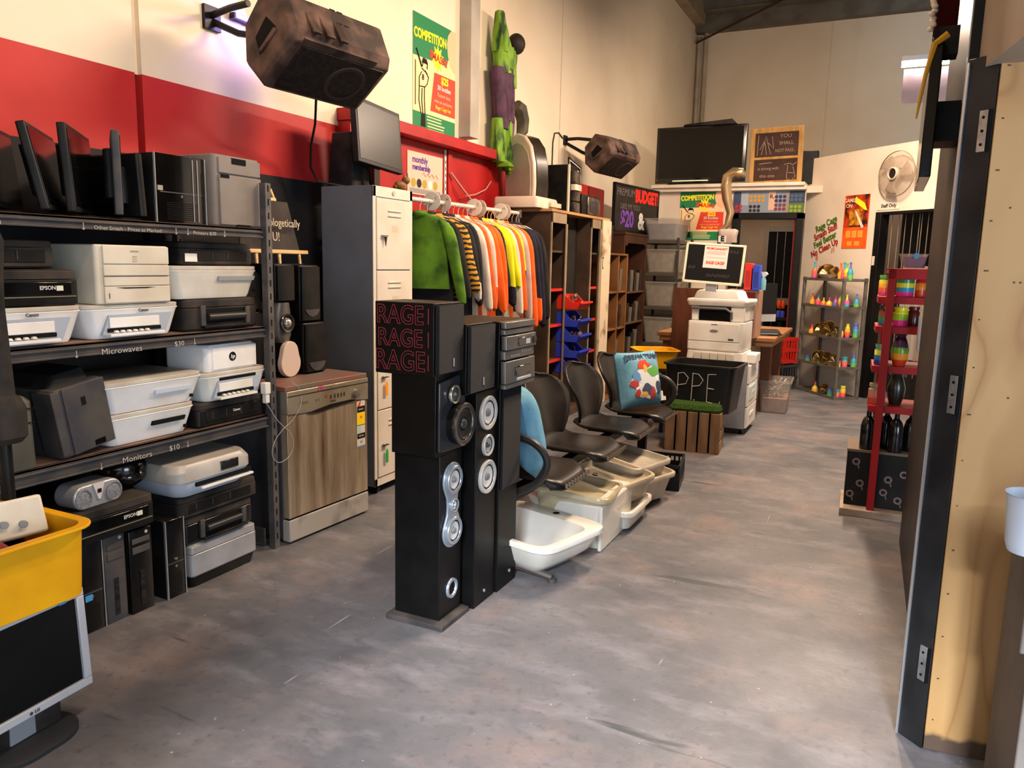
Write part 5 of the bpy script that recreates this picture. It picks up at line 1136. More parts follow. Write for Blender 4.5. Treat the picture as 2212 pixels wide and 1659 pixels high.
# cushions
def cushion(label, loc, rot, title):
    o = thing('cushion', label, 'cushion', loc); o.rotation_euler = rot; S_ = .40; n = 16
    def fn(sg):
        def f(u, v):
            x = (u-.5)*2; z = (v-.5)*2
            th = .085*((1-x**4)*(1-z**4))**.6
            pin = 1-.07*(x*x*(1-z*z)+z*z*(1-x*x)) if True else 1
            return (x*S_/2*(1-.06*(1-z*z)*0 - .05*(z*z < .999)*(1-z*z)), sg*th, S_/2 + z*S_/2*(1-.05*(1-x*x)))
        return f
    b = B().grid(fn(-1), n, n).grid(fn(1), n, n)
    b.build('cover', M('cushion_blue', '6d9fb8', .9, scale=9, col2='5a8ea9', bump=.2), o, smooth=80)
    return o
cu1 = cushion('blue cushion with bright abstract print and title lettering on the fourth seat of the bench', (-1.49, 5.22, .455), (R(-14), 0, R(62)), 1)
def patch(o, pts, col, y): 
    def thk(x, z): return .085*max(0, (1-(x/.2)**4)*(1-((z-.2)/.2)**4))**.6
    b = B(); cx = sum(p[0] for p in pts)/len(pts); cz = sum(p[1] for p in pts)/len(pts)
    N_ = len(pts); v = []
    for rr in (1, .66, .33): v += [(cx+(p[0]-cx)*rr, 0, cz+(p[1]-cz)*rr) for p in pts]
    v.append((cx, 0, cz)); v = [(x, -thk(x, z)-.0015-y*.0006, z) for x, _, z in v]
    f = []
    for k in range(2):
        for i in range(N_): f.append((k*N_+i, k*N_+(i+1) % N_, (k+1)*N_+(i+1) % N_, (k+1)*N_+i))
    for i in range(N_): f.append((2*N_+i, 2*N_+(i+1) % N_, 3*N_))
    b.add(v, f); b.build('printed_patch', M('print_'+col, col, .8), o, smooth=0)
def blob(cx, cz, rx, rz, n=14, j=.25, seed=0):
    rnd = random.Random(seed); return [(cx+rx*math.cos(2*PI*i/n)*(1+rnd.uniform(-j, j)), cz+rz*math.sin(2*PI*i/n)*(1+rnd.uniform(-j, j))) for i in range(n)]
patch(cu1, blob(.0, .17, .135, .12, 18, .18, 1), 'cdd3d8', 0)
for q in ((-.01, .295, .055, .035, 'c8402a', 2), (.085, .245, .06, .035, '5ba24a', 3), (-.09, .215, .04, .04, '5d8fc0', 4), (-.115, .165, .034, .026, 'b23a36', 5), (.0, .12, .05, .04, '3a4763', 6), (.05, .09, .03, .05, 'a83a34', 7), (.115, .13, .035, .05, '2f3c55', 8), (-.03, .09, .035, .02, 'd9a03a', 9), (-.09, .10, .022, .03, 'a83a34', 10), (.0, .27, .018, .025, 'e0b030', 12)):
    patch(cu1, blob(*q[:4], 12, .3, q[5]), q[4], 1 + q[5]*.1)
txt('DREAM TEAM', .052, M('print_navy', '1f2d4a', .8), cu1, (0, -.062, .352), (PI/2-R(28), 0, 0), bold=.003)
B().box(.19, .225, -.01, -.005, .04, .10).box(.19, .245, -.014, -.009, .03, .06).build('care_label', wht, cu1)
cu2 = cushion('blue cushion with corner tags on the nearest bench seat behind the tower speakers', (-1.50, 3.38, .45), (R(-12), 0, R(118)), 0)
patch(cu2, blob(.02, .2, .1, .1, 14, .2, 3), '9fb3c4', 0); patch(cu2, blob(-.05, .26, .05, .03, 12, .3, 8), '5ba24a', 2)
b = B(); b.box(.16, .25, -.02, -.016, .02, .10); b.build('care_label', wht, cu2)
B().box(.17, .24, -.03, -.026, -.05, .03).build('swing_tag', M('tag_multi', 'b8848e', .5, scale=60, col2='3b3540'), cu2)

# ============================================================ BASINS
def basin(label, loc, rz, W=.50, D=.42, H=.19, tiltx=0, tilty=0, mat=None, rect=False, sq=None, chips=False):
    o = thing('wash_basin', label, 'basin', loc); o.rotation_euler = (tiltx, tilty, rz); mat = mat or por; H0 = H
    # rim outline: flat back (at +y), rounded front (at -y)
    def ring(kx, ky, z, cy=0, fr=.55, n=32):
        out = []
        for i in range(n):
            a = 2*PI*i/n; x = math.cos(a); y = math.sin(a); p = (.42 if y > 0 else fr) if not rect else .22
            if sq: p = sq
            x = math.copysign(abs(x)**p, x); y = math.copysign(abs(y)**p, y)
            out.append((x*W/2*kx, y*D/2*ky + cy, z))
        return out
    out = [ring(.34, .42, 0, .03), ring(.52, .62, H*.10, .02), ring(.80, .84, H*.45, .01), ring(.92, .93, H*.80), ring(.94, .95, H-.028), ring(1, 1, H-.026), ring(1, 1, H-.004), ring(.985, .985, H), ring(.85, .74, H-.002, -.035), ring(.80, .68, H-.03, -.035), ring(.62, .52, H*.42, -.03), ring(.25, .22, H*.22, -.02)]
    if rect: out = [ring(.62, .62, 0), ring(.82, .84, H*.12), ring(.90, .90, H*.7), ring(.92, .92, H-.03), ring(1, 1, H-.028), ring(1, 1, H-.004), ring(.985, .985, H), ring(.93, .91, H-.001), ring(.90, .88, H-.022), ring(.86, .84, H-.035), ring(.1, .1, H-.045)]
    B().loops(out, True, True).build('bowl', mat, o, smooth=50, bevel=0)
    if rect: H = H-.045-H*.22
    B().lathe([(.022, (hz := (H+H*0+ (0 if not rect else 0))*.22 if not rect else H0-.043)+.002), (.016, hz+.006), (.012, hz+.001), (.0001, hz)], 20, (0, -.02 if not rect else .08, 0)).build('drain_ring', chrome, o)
    if rect: return o
    h = B(); h.lathe([(.018, H+.0005), (.012, H+.001), (.0001, H-.0005)], 18, (0, D*.41, 0)); h.build('tap_hole', void, o)
    if chips: B().prism([(-W*.3, -D*.51), (-W*.1, -D*.49), (W*.12, -D*.53), (W*.05, -D*.42), (-W*.2, -D*.44)], 'z', H-.02, H+.002).build('broken_edge', M('broken_ceramic', 'cfc9bb', .8, scale=20, col2='b5ad9d'), o)
    return o
por = M('porcelain_white', 'e2e0d8', .15, scale=3, col2='d5d0c4'); porc = M('porcelain_cream', 'bdb395', .2, scale=4, col2='a99d7e'); porb = M('porcelain_bone', 'c2b8a4', .22, scale=4, col2='ab9f8b')
basin('white hand basin with broken front edge, nearest of the basins by the bench foot', (-1.46, 3.27, .004), R(-16), .60, .50, .20, mat=por, sq=.30, chips=True)
def block_basin(label, loc, rz, mat):
    o = thing('wash_basin', label, 'basin', loc, rz)
    B().loft([(0, .44, .18, .03, 0, .10), (.03, .47, .26, .05, 0, .07), (.12, .50, .36, .05, 0, .02), (.235, .52, .42, .03), (.24, .51, .41, .03), (.238, .46, .33, .05, 0, -.02), (.10, .38, .24, .06, 0, 0)], nc=5).build('bowl', mat, o, smooth=45, bevel=.003)
    B().cyl((-.262+.03, .02, .10), (-.262, .02, .10), .009).build('fixing_hole', void, o)
    B().box(-.255, .255, .19, .212, .0, .236).build('flat_back', mat, o, bevel=.008); return o
block_basin('white basin with tall flat side to the aisle, behind the broken one', (-1.405, 3.82, 0), R(-90), por)
basin('cream basin resting across the flat-sided white one, with chrome plug ring', (-1.41, 3.76, .13), R(97), .46, .42, .15, R(5), R(4), porc, rect=True)
basin('cream basin with dark plug hole, behind the one with the chrome ring', (-1.37, 4.12, .12), R(70), .46, .40, .15, R(6), R(-3), M('porcelain_sand', 'c5b9a2', .2, scale=4, col2='b0a38b'), rect=True)
basin('white basin low on the floor, only its rim corner showing below the cream ones', (-1.34, 4.10, .0), R(90), .44, .42, .12, mat=por, rect=True)
basin('bone-coloured basin lower of the last two stacked by the black crate', (-1.36, 4.49, .03), R(76), .48, .42, .19, R(8), R(3), porb, rect=True)
basin('bone-coloured basin with chipped corner, upper of the last two stacked by the black crate', (-1.37, 4.46, .155), R(78), .47, .42, .14, R(6), R(2), M('porcelain_grey', 'b9b2a4', .22, scale=4, col2='a59d8d'), rect=True)
t = thing('plastic_crate', 'low black plastic crate on the floor beside the stacked basins', 'crate', (-1.32, 4.97, 0), R(8))
b = B(); w2, d2_, h2 = .19, .17, .17
b.box(-w2, w2, -d2_, d2_, 0, .01)
for s in (-1, 1):
    b.box(s*w2-.006, s*w2+.006, -d2_, d2_, h2-.02, h2).box(s*w2-.006, s*w2+.006, -d2_, d2_, 0, .05)
    b.box(-w2, w2, s*d2_-.006, s*d2_+.006, h2-.02, h2).box(-w2, w2, s*d2_-.006, s*d2_+.006, 0, .05)
    for k in range(13):
        y = -d2_+k*d2_/6; b.box(s*w2-.005, s*w2+.005, y-.006, y+.006, .04, h2-.01)
    for k in range(13):
        x = -w2+k*w2/6; b.box(x-.006, x+.006, s*d2_-.005, s*d2_+.005, .04, h2-.01)
    b.box(s*w2-.003, s*w2+.001, -d2_, d2_, .05, .11).box(-w2, w2, s*d2_-.003, s*d2_+.001, .05, .12)
b.build('crate_body', blk, t)

# ============================================================ WOODEN CRATE, TUBS, PRINTERS
cw2 = M('crate_wood', '7b5e43', .7, scale=3, stretch=(6, 6, 1), col2='5f4630', bump=.1)
t = thing('wooden_crate', 'upright slatted wooden crate with a green turf cushion, beside the far end of the bench', 'crate', (-1.29, 6.10, 0), R(5))
B().box(-.20, .20, -.13, .13, .0, .012).box(-.19, -.17, -.14, .14, 0, .32).box(.17, .19, -.14, .14, 0, .32).build('frame', M('crate_inner', '2a221b', .8), t)
for k in range(5):
    x = -.215+k*.087; B().box(x, x+.074, -.165, -.148, .0, .32).build('slat', cw2, t, bevel=.003)
for z0, z1 in ((.0, .09), (.105, .18), (.195, .32)): B().box(.195, .21, -.15, .15, z0, z1).build('slat', M('crate_wood_light', '96785a', .7, scale=4, col2='7c6046'), t, bevel=.003)
B().loft([(.32, .40, .29, .05), (.34, .42, .31, .07), (.375, .40, .29, .08), (.385, .34, .22, .08)], nc=6).build('turf_cushion', M('turf_green', '3c5a1c', .95, scale=60, col2='253d12', bump=.5), t)
ub = M('tub_black', '131313', .4, scale=6, col2='1f1e1d')
t = bin_('black_tub', 'big black plastic tub chalked P.P.E. in front of the white office printers', 'tub', (-1.27, 6.27, .30), R(-3), .56, .42, .38, ub, .05, .02)
cw_ = M('chalk_bright', 'c9c4bc', .8)
b = B()
def stroke(pts): b.tube([(x*.92+.02, -.19-.055*z, z) for x, z in pts], .003, 6)
stroke([(-.20, .30), (-.205, .12)]); stroke([(-.205, .30), (-.15, .31), (-.11, .27), (-.13, .22), (-.2, .205)])
stroke([(-.07, .31), (-.08, .09)]); stroke([(-.075, .31), (-.02, .305), (.02, .26), (-.01, .215), (-.07, .205)])
stroke([(.06, .31), (.055, .09), (.13, .08)]); stroke([(.06, .31), (.13, .315)]); stroke([(.06, .20), (.115, .195)])
stroke([(-.055, .10), (-.05, .09)]); stroke([(.17, .10), (.165, .085)])
b.build('lettering', cw_, t)
t = thing('support_box', 'dark box under the black tub, hidden behind the wooden crate', 'box', (-1.30, 6.33, 0)); B().box(-.18, .16, -.1, .17, 0, .296).build('body', blkdusty, t)
t = bin_('yellow_bin', 'small yellow plastic bin behind the cushion at the far end of the bench', 'bin', (-1.80, 6.65, .56), R(30), .34, .34, .16, by)
t2 = thing('stool', 'dark stool carrying the small yellow bin behind the bench', 'stool', (-1.80, 6.65, 0)); B().box(-.15, .15, -.15, .15, .53, .556).build('seat', blk, t2)
for x in (-.12, .12):
    for y in (-.12, .12): B().box(x-.015, x+.015, y-.015, y+.015, 0, .53).build('leg', blk, t2)
# big copier with white sheets
pg = M('copier_grey', '8e9096', .45, scale=3, col2='7d7f84'); pw = M('copier_white', 'dfdcd6', .4, scale=4, col2='d0cabf')
t = thing('office_copier', 'floor-standing grey and white office copier behind the black tub, its white drawers facing the aisle', 'copier', (-1.27, 7.05, 0), 0)
B().loft([(.05, .50, .52, .02), (.62, .50, .52, .02)], nc=3).build('body', pg, t, bevel=.005)
for z0, z1 in ((.06, .24), (.25, .44), (.45, .61)): B().box(.25, .27, -.25, .25, z0, z1).prism([(-.1, (z0+z1)/2), (.1, (z0+z1)/2), (.08, (z0+z1)/2+.03), (-.08, (z0+z1)/2+.03)], 'x', .27, .276).build('drawer', pw, t, bevel=.004)
B().box(.27, .275, -.2, .1, .30, .42).build('cyan_notice', M('notice_cyan', 'a9cdd0', .6, scale=10, col2='c7b9a0'), t)
for x in (-.2, .22):
    for y in (-.2, .2): B().cyl((x-.015, y, .028), (x+.015, y, .028), .028).build('castor', blk, t)
B().box(.15, .30, -.15, .10, .62, .70).build('side_tray', pw, t, bevel=.006)
t = thing('laser_printer', 'white printer with sloping paper tray at the bottom of the stack behind the tub', 'printer', (-1.29, 6.92, .622), R(-2))
B().loft([(0, .50, .42, .03), (.10, .48, .40, .03)], nc=3).build('body', pw, t, bevel=.004)
b = B()
for k in range(5): b.box(-.17+k*.07, -.105+k*.07, -.235, -.21, .01, .09)
b.build('tray_ribs', M('tray_white', 'c9c2b5', .4), t, bevel=.003); B().prism([(-.28, 0), (-.24, .03), (-.14, .10), (-.14, 0)], 'y', -.2, .1).build('paper_ramp', pw, t)
t = thing('laser_printer', 'white boxy laser printer with oval badge, middle of the stack behind the tub', 'printer', (-1.30, 6.95, .725), R(-2))
B().loft([(0, .47, .42, .02), (.01, .48, .43, .03), (.25, .48, .43, .03), (.255, .46, .41, .03)], nc=3).build('body', pw, t, bevel=.003)
B().box(-.225, .21, -.224, -.21, .085, .24).box(-.225, .21, -.222, -.21, .01, .08).build('front_cover', pw, t, bevel=.004)
B().prism([(.035*math.cos(2*PI*i/20)-.005, .175+.012*math.sin(2*PI*i/20)) for i in range(20)], 'y', -.227, -.223).box(-.03, .02, -.227, -.223, .228, .234).build('badge', M('badge_grey', '77706a', .5), t)
B().box(.12, .165, -.227, -.223, .10, .115).build('energy_sticker', M('sticker_dark', '2f4a4c', .5), t)
t = thing('scanner_printer', 'beige copier with raised scanner head topmost of the printer stack', 'printer', (-1.30, 6.97, .982), R(-2))
B().box(-.22, -.16, -.19, .19, 0, .13).box(.12, .24, -.2, .2, 0, .15).box(-.22, .24, .0, .2, 0, .15).build('body', pw, t, bevel=.008)
B().box(-.16, .12, -.16, .0, .0, .10).build('output_bay', void, t); B().tube([(-.22, -.21, .11), (.08, -.215, .11), (.13, -.215, .08), (.13, -.21, .02)], .012).build('grey_bail', M('bail_grey', '5c5a57', .4), t)
B().loft([(.13, .50, .42, .03), (.17, .53, .45, .03), (.19, .52, .44, .03)], nc=4).build('scanner', pw, t, bevel=.004)
B().loft([(.19, .42, .32, .03, -.02, .02), (.25, .38, .28, .04, -.02, .02), (.262, .34, .26, .04, -.02, .02)], nc=4).build('feeder', pw, t, bevel=.004)
# white framed screen used as notice board
t = thing('desktop_computer', 'white-framed computer screen with a red and white notice taped on, standing on the printer stack', 'computer', (-1.36, 6.72, 1.30)); t.rotation_euler = (R(-6), R(3), R(3))
b = B(); W_, H_ = .50, .345
b.box(-W_/2, W_/2, 0, .018, 0, .022).box(-W_/2, W_/2, 0, .018, H_-.018, H_).box(-W_/2, -W_/2+.02, 0, .018, 0, H_).box(W_/2-.02, W_/2, 0, .018, 0, H_).box(-W_/2+.01, W_/2-.01, .012, .03, .01, H_-.01)
b.build('frame', M('frame_cream', 'f1ebcf', .4), t, bevel=.003)
B().box(-W_/2+.02, W_/2-.02, .004, .014, .022, H_-.018).build('screen', M('screen_black', '0c0a0a', .5), t)
B().box(-.045, .045, .02, .06, -.06, .2).build('stand', silver, t)
B().box(-.09, .11, -.001, .001, .135, .325).build('notice', M('notice_white', 'efe9e2', .6), t)
rl = M('notice_red', 'd8402c', .6); txt('PROMO JANUARY!', .026, rl, t, (.012, -.002, .300), bold=.001, shear=.2, sx=.8); txt('RAGE CAGE!', .034, rl, t, (.01, -.002, .180), bold=.0015, shear=.2, sx=.8)
b = B()
for z in (.275, .265, .255, .225): b.box(-.07, .09, -.0015, -.001, z-.0015, z+.0015)
b.build('small_print', M('faint_red', 'c8857a', .7), t)
b = B(); rnd = random.Random(8)
for (x, z, n_) in ((.13, .27, 4), (-.19, .12, 3), (-.03, .06, 9)):
    for k in range(n_): b.tube([(x+k*.022-.02, .003, z), (x+k*.022-.012+rnd.uniform(-.006, .006), .003, z+.03), (x+k*.022-.004, .003, z+rnd.uniform(0, .012))], .0018, 5)
b.build('chalk_writing', M('chalk_faint', '6a6563', .8), t)
t = thing('silver_leg', 'shiny champagne-coloured mannequin leg with bent foot standing behind the notice screen', 'mannequin leg', (-1.72, 9.2, 1.72))
B().tube([(-.08, 0, .12), (-.0, 0, .20), (.03, 0, .34), (-.02, 0, .50), (-.04, 0, .64), (-.03, 0, .74), (.04, 0, .79), (.12, 0, .78), (.16, 0, .75)], [.03, .035, .045, .055, .06, .06, .06, .06, .03], 14).build('leg', M('champagne', 'b59a72', .25, .8), t, smooth=80)
B().cyl((-.08, 0, -1.72), (-.08, 0, .13), .02).cyl((-.08, 0, -1.72), (-.08, 0, -1.69), .14).build('stand', blk, t)
t = thing('baseball_cap', 'grey cap with a white card reading E, above the notice screen', 'cap', (-1.27, 6.86, 1.655), R(4))
B().loft([(0, .15, .12, .04), (.05, .15, .12, .05), (.10, .17, .08, .03, 0, .02), (.115, .12, .05, .02, 0, .02)], nc=5).build('crown', M('cap_grey_cloth', '8f8178', .7), t)
B().box(-.07, -.005, -.075, -.066, .0, .055).build('card', wht, t); txt('E', .06, ink, t, (-.035, -.077, .028), bold=.003)
B().box(-.03, .03, .0, .05, -.08, .0).build('stand', silver, t)
# desk with drawing screen, imac-like computer, crates on cabinet
wdk = M('desk_wood', '9b6b3f', .5, scale=3, stretch=(1, 8, 8), col2='7d5230')
t = thing('counter_desk', 'old timber counter desk with moulded edge, behind the printer stack', 'desk', (-1.42, 8.25, 0))
B().box(-.60, .52, -.75, .75, .76, .80).box(-.58, .50, -.73, .73, .71, .76).build('top', wdk, t, bevel=.008)
for x, y in ((.38, -.15), (.38, .65), (-.5, -.65), (-.5, .65)): B().box(x-.05, x+.05, y-.05, y+.05, 0, .71).build('leg', M('desk_leg', '6b3f20', .5), t, bevel=.005)
t = thing('brown_board', 'upright reddish-brown timber board behind the left of the printer stack', 'board', (-1.72, 7.45, 0), R(4))
B().box(-.14, .14, 0, .03, 0, 1.24).build('board', M('board_brown', '5e3219', .45, scale=3, stretch=(5, 5, 1), col2='4a2612'), t, bevel=.003)
t = thing('desktop_computer', 'black-screened silver all-in-one computer on the counter desk, seen from the side', 'computer', (-1.12, 7.75, .80), R(50))
B().prism([(-.24, .13), (.24, .13), (.24, .20), (-.24, .20)], 'y', -.01, .01).build('chin', silver, t); b = B().box(-.24, .24, -.008, .012, .20, .50); b.build('screen', M('screen_black'), t, bevel=.002); B().prism([(-.05, 0), (.05, 0), (.05, .14), (-.05, .14)], 'y', .02, .03).box(-.09, .09, -.08, .08, 0, .01).build('stand', silver, t)
t = thing('black_pad', 'black curved mat lying over the counter desk edge', 'mat', (-1.10, 7.90, .80), R(20)); B().grid(lambda u, v: ((u-.5)*.34, (v-.5)*.42, .012+.035*math.sin(PI*v)), 8, 8).build('mat', blk, t, solid=.008)
def folder(label, x, m, z, h, y=7.35):
    o = thing('file_box', label, 'file box', (x, y, z), R(2)); B().box(-.03, .03, -.1, .1, 0, h).build('box', m, o, bevel=.004)
    B().box(-.02, .02, -.103, -.1, h*.1, h*.72).build('label_slot', M('slot_'+m.name, {'file_red': 'a81f18', 'file_blue': '1d2f86'}[m.name], .5), o); return o
t = thing('reception_hutch', 'small red-fronted hutch on the counter desk behind the printers', 'cabinet', (-1.20, 7.40, .80)); B().box(-.16, .14, -.06, .30, .0, .44).build('body', M('hutch_pinkish', '9c7a66', .5), t, bevel=.003); B().box(-.15, .12, -.066, -.06, .02, .42).build('red_front', M('cupboard_red'), t)
folder('red file box standing behind the notice screen', -1.145, M('file_red', 'cf2b22', .4), 1.245, .24); folder('blue file box standing to the right of the red one', -1.075, M('file_blue', '2c44b8', .4), 1.245, .225)
t = thing('spray_bottle', 'small bottle with white cap beside the blue file box', 'bottle', (-1.025, 7.4, 1.245)); B().lathe([(.0001, 0), (.024, 0), (.026, .09), (.014, .12)], 16).build('bottle', M('bottle_teal', '6fa8b0', .3), t); B().loft([(.12, .03, .03, .01), (.145, .06, .03, .01, .01, 0), (.165, .05, .03, .01)]).build('cap', wht, t)
# translucent tub on the floor
cl_ = M('clear_plastic', 'a39b90', .25, alpha=.34)
def clear_tub(label, loc, rz, w, d, h, fill=None, group=None):
    o = thing('plastic_tub', label, 'tub', loc, rz, group)
    B().loft([(0, w*.84, d*.84, .03), (h*.95, w, d, .03), (h*.95, w+.03, d+.03, .03), (h, w+.03, d+.03, .03), (h, w-.01, d-.01, .03), (.01, w*.84-.01, d*.84-.01, .03)], nc=4).build('tub', cl_, o)
    if fill: 
        B().loft([(.012, w*.80, d*.80, .03), (h*fill[1], w*.88, d*.88, .03)], nc=3).build('contents', fill[0], o)
    return o
t = clear_tub('clear plastic tub of pinkish scrap and tangled wire on the floor by the counter desk', (-.94, 8.2, 0), R(3), .30, .44, .33, (M('pinkish_fill', 'b88470', .8, scale=20, col2='96705e'), .45))
b = B(); rnd = random.Random(4)
for k in range(14):
    p = [(rnd.uniform(-.12, .12), rnd.uniform(-.17, .17), rnd.uniform(.14, .33)) for _ in range(4)]; b.tube(p, .006, 6)
b.build('tangled_wire', M('pale_wire', 'bdb2a4', .3, .3), t)
def milk_crate(label, x, z, m, y=9.8):
    o = thing('milk_crate', label, 'crate', (x, y, z), R(-30)); b = B(); w = .15; h = .30
    for s in (-1, 1):
        for k in range(7):
            q = -w+k*w/3; b.box(q-.008, q+.008, s*w-.006, s*w+.006, 0, h).box(s*w-.006, s*w+.006, q-.008, q+.008, 0, h)
        for zz in (0, h*.45, h-.03): b.box(-w, w, s*w-.008, s*w+.008, zz, zz+.03).box(s*w-.008, s*w+.008, -w, w, zz, zz+.03)
    b.box(-w, w, -w, w, 0, .01); b.build('crate', m, o)
milk_crate('red milk crate stacked on a dark one beside the wire rack', -1.10, .32, M('crate_red', 'b3261c', .45)); milk_crate('dark grey milk crate under the red one', -1.09, 0, dgrey)

# ============================================================ BACK LEFT SHELVES
cwd = M('crate_shelf_wood', '80552c', .6, scale=3, col2='5f3d1e')
t = thing('crate_shelves', 'wooden crate shelving full of dark glassware, between the cabinet and the bookcase', 'shelf', (-2.78, 8.02, 0), PI/2)
b = B()
for x in (-.30, .06, .37): b.box(x-.012, x+.012, -.15, .15, 0, 1.56)
for z in (0, .36, .74, 1.14, 1.545): b.box(-.31, .38, -.15, .15, z, z+.02)
b.box(-.31, .38, .13, .15, 0, 1.56); b.build('crates', cwd, t, bevel=.003)
gd = M('dark_glass', '2c2620', .12, .2); gp_ = M('glass_pale', '6b6257', .1, .3)
t = thing('bookcase', 'tall dark brown bookcase with arched top rail filled with rows of glasses', 'bookcase', (-2.84, 8.85, 0), PI/2)
bk = M('bookcase_brown', '42281a', .5, scale=3, col2='31200f'.replace('200f', '1c12'))
B().box(-.45, -.42, -.16, .16, 0, 1.78).box(.42, .45, -.16, .16, 0, 1.78).box(-.45, .45, .14, .16, 0, 1.78).box(-.46, .46, -.17, .17, 1.78, 1.81).build('carcass', bk, t, bevel=.003)
B().prism([(-.42, 1.78), (-.42, 1.66), (-.36, 1.66), (-.33, 1.69), (.33, 1.69), (.36, 1.66), (.42, 1.66), (.42, 1.78)], 'y', -.165, -.15).build('top_rail', bk, t, bevel=.002)
for z in (.05, .42, .78, 1.14): B().box(-.42, .42, -.15, .14, z-.02, z).build('shelf', M('shelf_edge_brown', '5c3e28', .5), t)
def glass(label, x, y, z, h, r, m, g):
    o = thing('drinking_glass', label, 'glass', (x, y, z), 0, g)
    B().lathe([(.0001, 0), (r*.75, 0), (r*.8, h*.1), (r, h), (r*.93, h), (r*.7, h*.12), (.0001, h*.1)], 12).build('glass', m, o)
row = {1.14: 'upper', .78: 'middle', .42: 'lower', .05: 'bottom'}
rnd = random.Random(9)
for z in (1.14, .78, .42):
    for i in range(7):
        glass('dim drinking glass or bottle standing on the %s bookcase shelf' % row[z], -2.73, 8.49+i*.12, z, .17+rnd.random()*.09, .032, gp_ if i % 2 else gd, 'glasses on the %s bookcase shelf' % row[z])
for i, (yo, z) in enumerate(((-.2, 1.16), (.16, 1.16), (.26, 1.16), (-.2, .76), (.14, .76), (.26, .76), (.2, .38), (-.15, .38))):
    glass('dark bottle or glass in the crate shelving cells', -2.70, 8.02+yo, z+.002, .24, .05, gd if i % 2 else gp_, 'dark glassware in the crate shelving')
for i in range(3): 
    glass('dark tall vase on top of the crate shelving beside the cabinet', -2.78, 7.86+i*.14, 1.566, .30, .05, gd, 'dark vases on the crate shelving')
t = thing('wire_rack', 'dark metal rack holding stacks of translucent plastic tubs, right of the bookcase', 'rack', (-2.55, 9.6, 0), PI/2)
b = B()
for x in (-.30, .42):
    for y in (-.25, .22): b.box(x-.015, x+.015, y-.015, y+.015, 0, 1.78)
b.build('post', M('rack_dark', '3a352e', .5, .3), t)
for z in (.05, .50, .95, 1.36, 1.75): B().box(-.31, .43, -.26, .23, z-.04, z).build('shelf', M('rack_shelf', '4a443a', .5, .3), t, bevel=.003)
gk = 'translucent tubs on the dark metal rack'
tb = M('tub_contents_grey', '5e5547', .8, scale=16, col2='8a7f60')
nm = ('bottom', 'second', 'third', 'upper')
for k, z in enumerate((.052, .502, .952, 1.362)):
    for j, yo in enumerate((-.15, .2)):
        clear_tub('translucent tub of pale odds on the %s rack shelf, %s one' % (nm[k], ('nearer', 'farther')[j]), (-2.50, 9.6+yo, z), PI/2, .32, .40, (.32, .32, .30, .28)[k], (tb, .8), gk)
clear_tub('large hazy blue-grey tub on the very top of the metal rack', (-2.52, 9.62, 1.752), PI/2, .62, .42, .26, (M('tub_contents_blue', '5f6a80', .7, scale=8, col2='7c8090'), .75))

# ============================================================ ABOVE THE FAR DOORWAY
t = thing('television', 'large black flat television standing on the white shelf over the far doorway', 'television', (-2.30, 10.22, 2.472), R(0))
B().loft([(.035, 1.15, .06, .01), (.74, 1.15, .06, .01)], nc=2).build('casing', blkg, t, bevel=.006)
B().box(-.53, .53, -.034, -.03, .10, .715).build('screen', M('tv_screen', '171513', .22), t)
B().box(-.34, .12, -.038, -.032, .058, .07).build('bright_strip', M('strip_cream', 'e8e0b8', .4, emit=.4), t); B().loft([(0, .9, .2, .04), (.03, .8, .12, .04)]).build('stand', blk, t); B().box(-.555, -.548, -.033, -.03, .075, .082).build('standby_light', M('standby_red', 'ff2a1a', emit=2), t)  # cream strip on the bezel is given a faint glow of its own
t = thing('black_box', 'dark flat box lying on top of the television', 'box', (-2.18, 10.24, 3.215)); B().prism([(-.35, 0), (.32, 0), (.26, .06), (-.33, .02)], 'y', -.08, .1).build('box', blkdusty, t)
t = thing('framed_blackboard', 'pine-framed two-panel blackboard with chalk drawing and words on the white shelf', 'blackboard', (-1.36, 10.20, 2.472), R(0)); t.rotation_euler = (R(-4), R(-1.5), 0)
W_, H_ = .62, .68; fm = M('pine_frame', 'b58a4a', .55, scale=4, stretch=(4, 4, 1), col2='9a7038')
B().box(-W_/2, -W_/2+.05, -.02, .02, 0, H_).box(W_/2-.06, W_/2, -.02, .02, 0, H_).box(-W_/2, W_/2, -.019, .019, H_-.06, H_).box(-W_/2, W_/2, -.019, .019, 0, .04).box(-W_/2, W_/2, -.012, .019, .30, .33).build('frame', fm, t, bevel=.004)
B().box(-W_/2+.04, W_/2-.05, -.004, .008, .03, H_-.04).build('board', M('blackboard_brown', '3d2921', .8, scale=6, col2='48332a'), t)
ck = M('chalk_dim', '9a8574', .9)
txt('YOU', .065, ck, t, (.10, -.005, .575)); txt('SHALL', .06, ck, t, (.11, -.005, .49)); txt('NOT PASS..', .055, ck, t, (.10, -.005, .40), sx=.85)
txt('is strong with', .05, ck, t, (-.09, -.005, .19), sx=.9); txt('this one', .055, ck, t, (-.10, -.005, .10))
b = B()
def ln(p): b.tube([(x, -.006, z) for x, z in p], .004, 5)
ln([(-.23, .35), (-.22, .60)]); ln([(-.18, .36), (-.15, .50), (-.13, .59), (-.11, .50), (-.07, .36)]); ln([(-.20, .42), (-.15, .52)]); ln([(-.10, .50), (-.04, .43), (-.06, .58)]); ln([(-.14, .50), (-.12, .36)])
ln([(.10, .23), (.16, .24), (.20, .22), (.24, .25)]); ln([(.14, .22), (.13, .06), (.19, .03), (.23, .08), (.20, .20)]); ln([(.15, .13), (.21, .12)])
ln([(-.2, .25), (-.05, .26)])
b.build('chalk_drawing', ck, t)
t = thing('black_case', 'black case leaning behind the pine-framed blackboard', 'case', (-.97, 10.38, 2.472)); B().box(-.12, .08, -.05, .05, 0, .40).build('body', blk, t, bevel=.01)
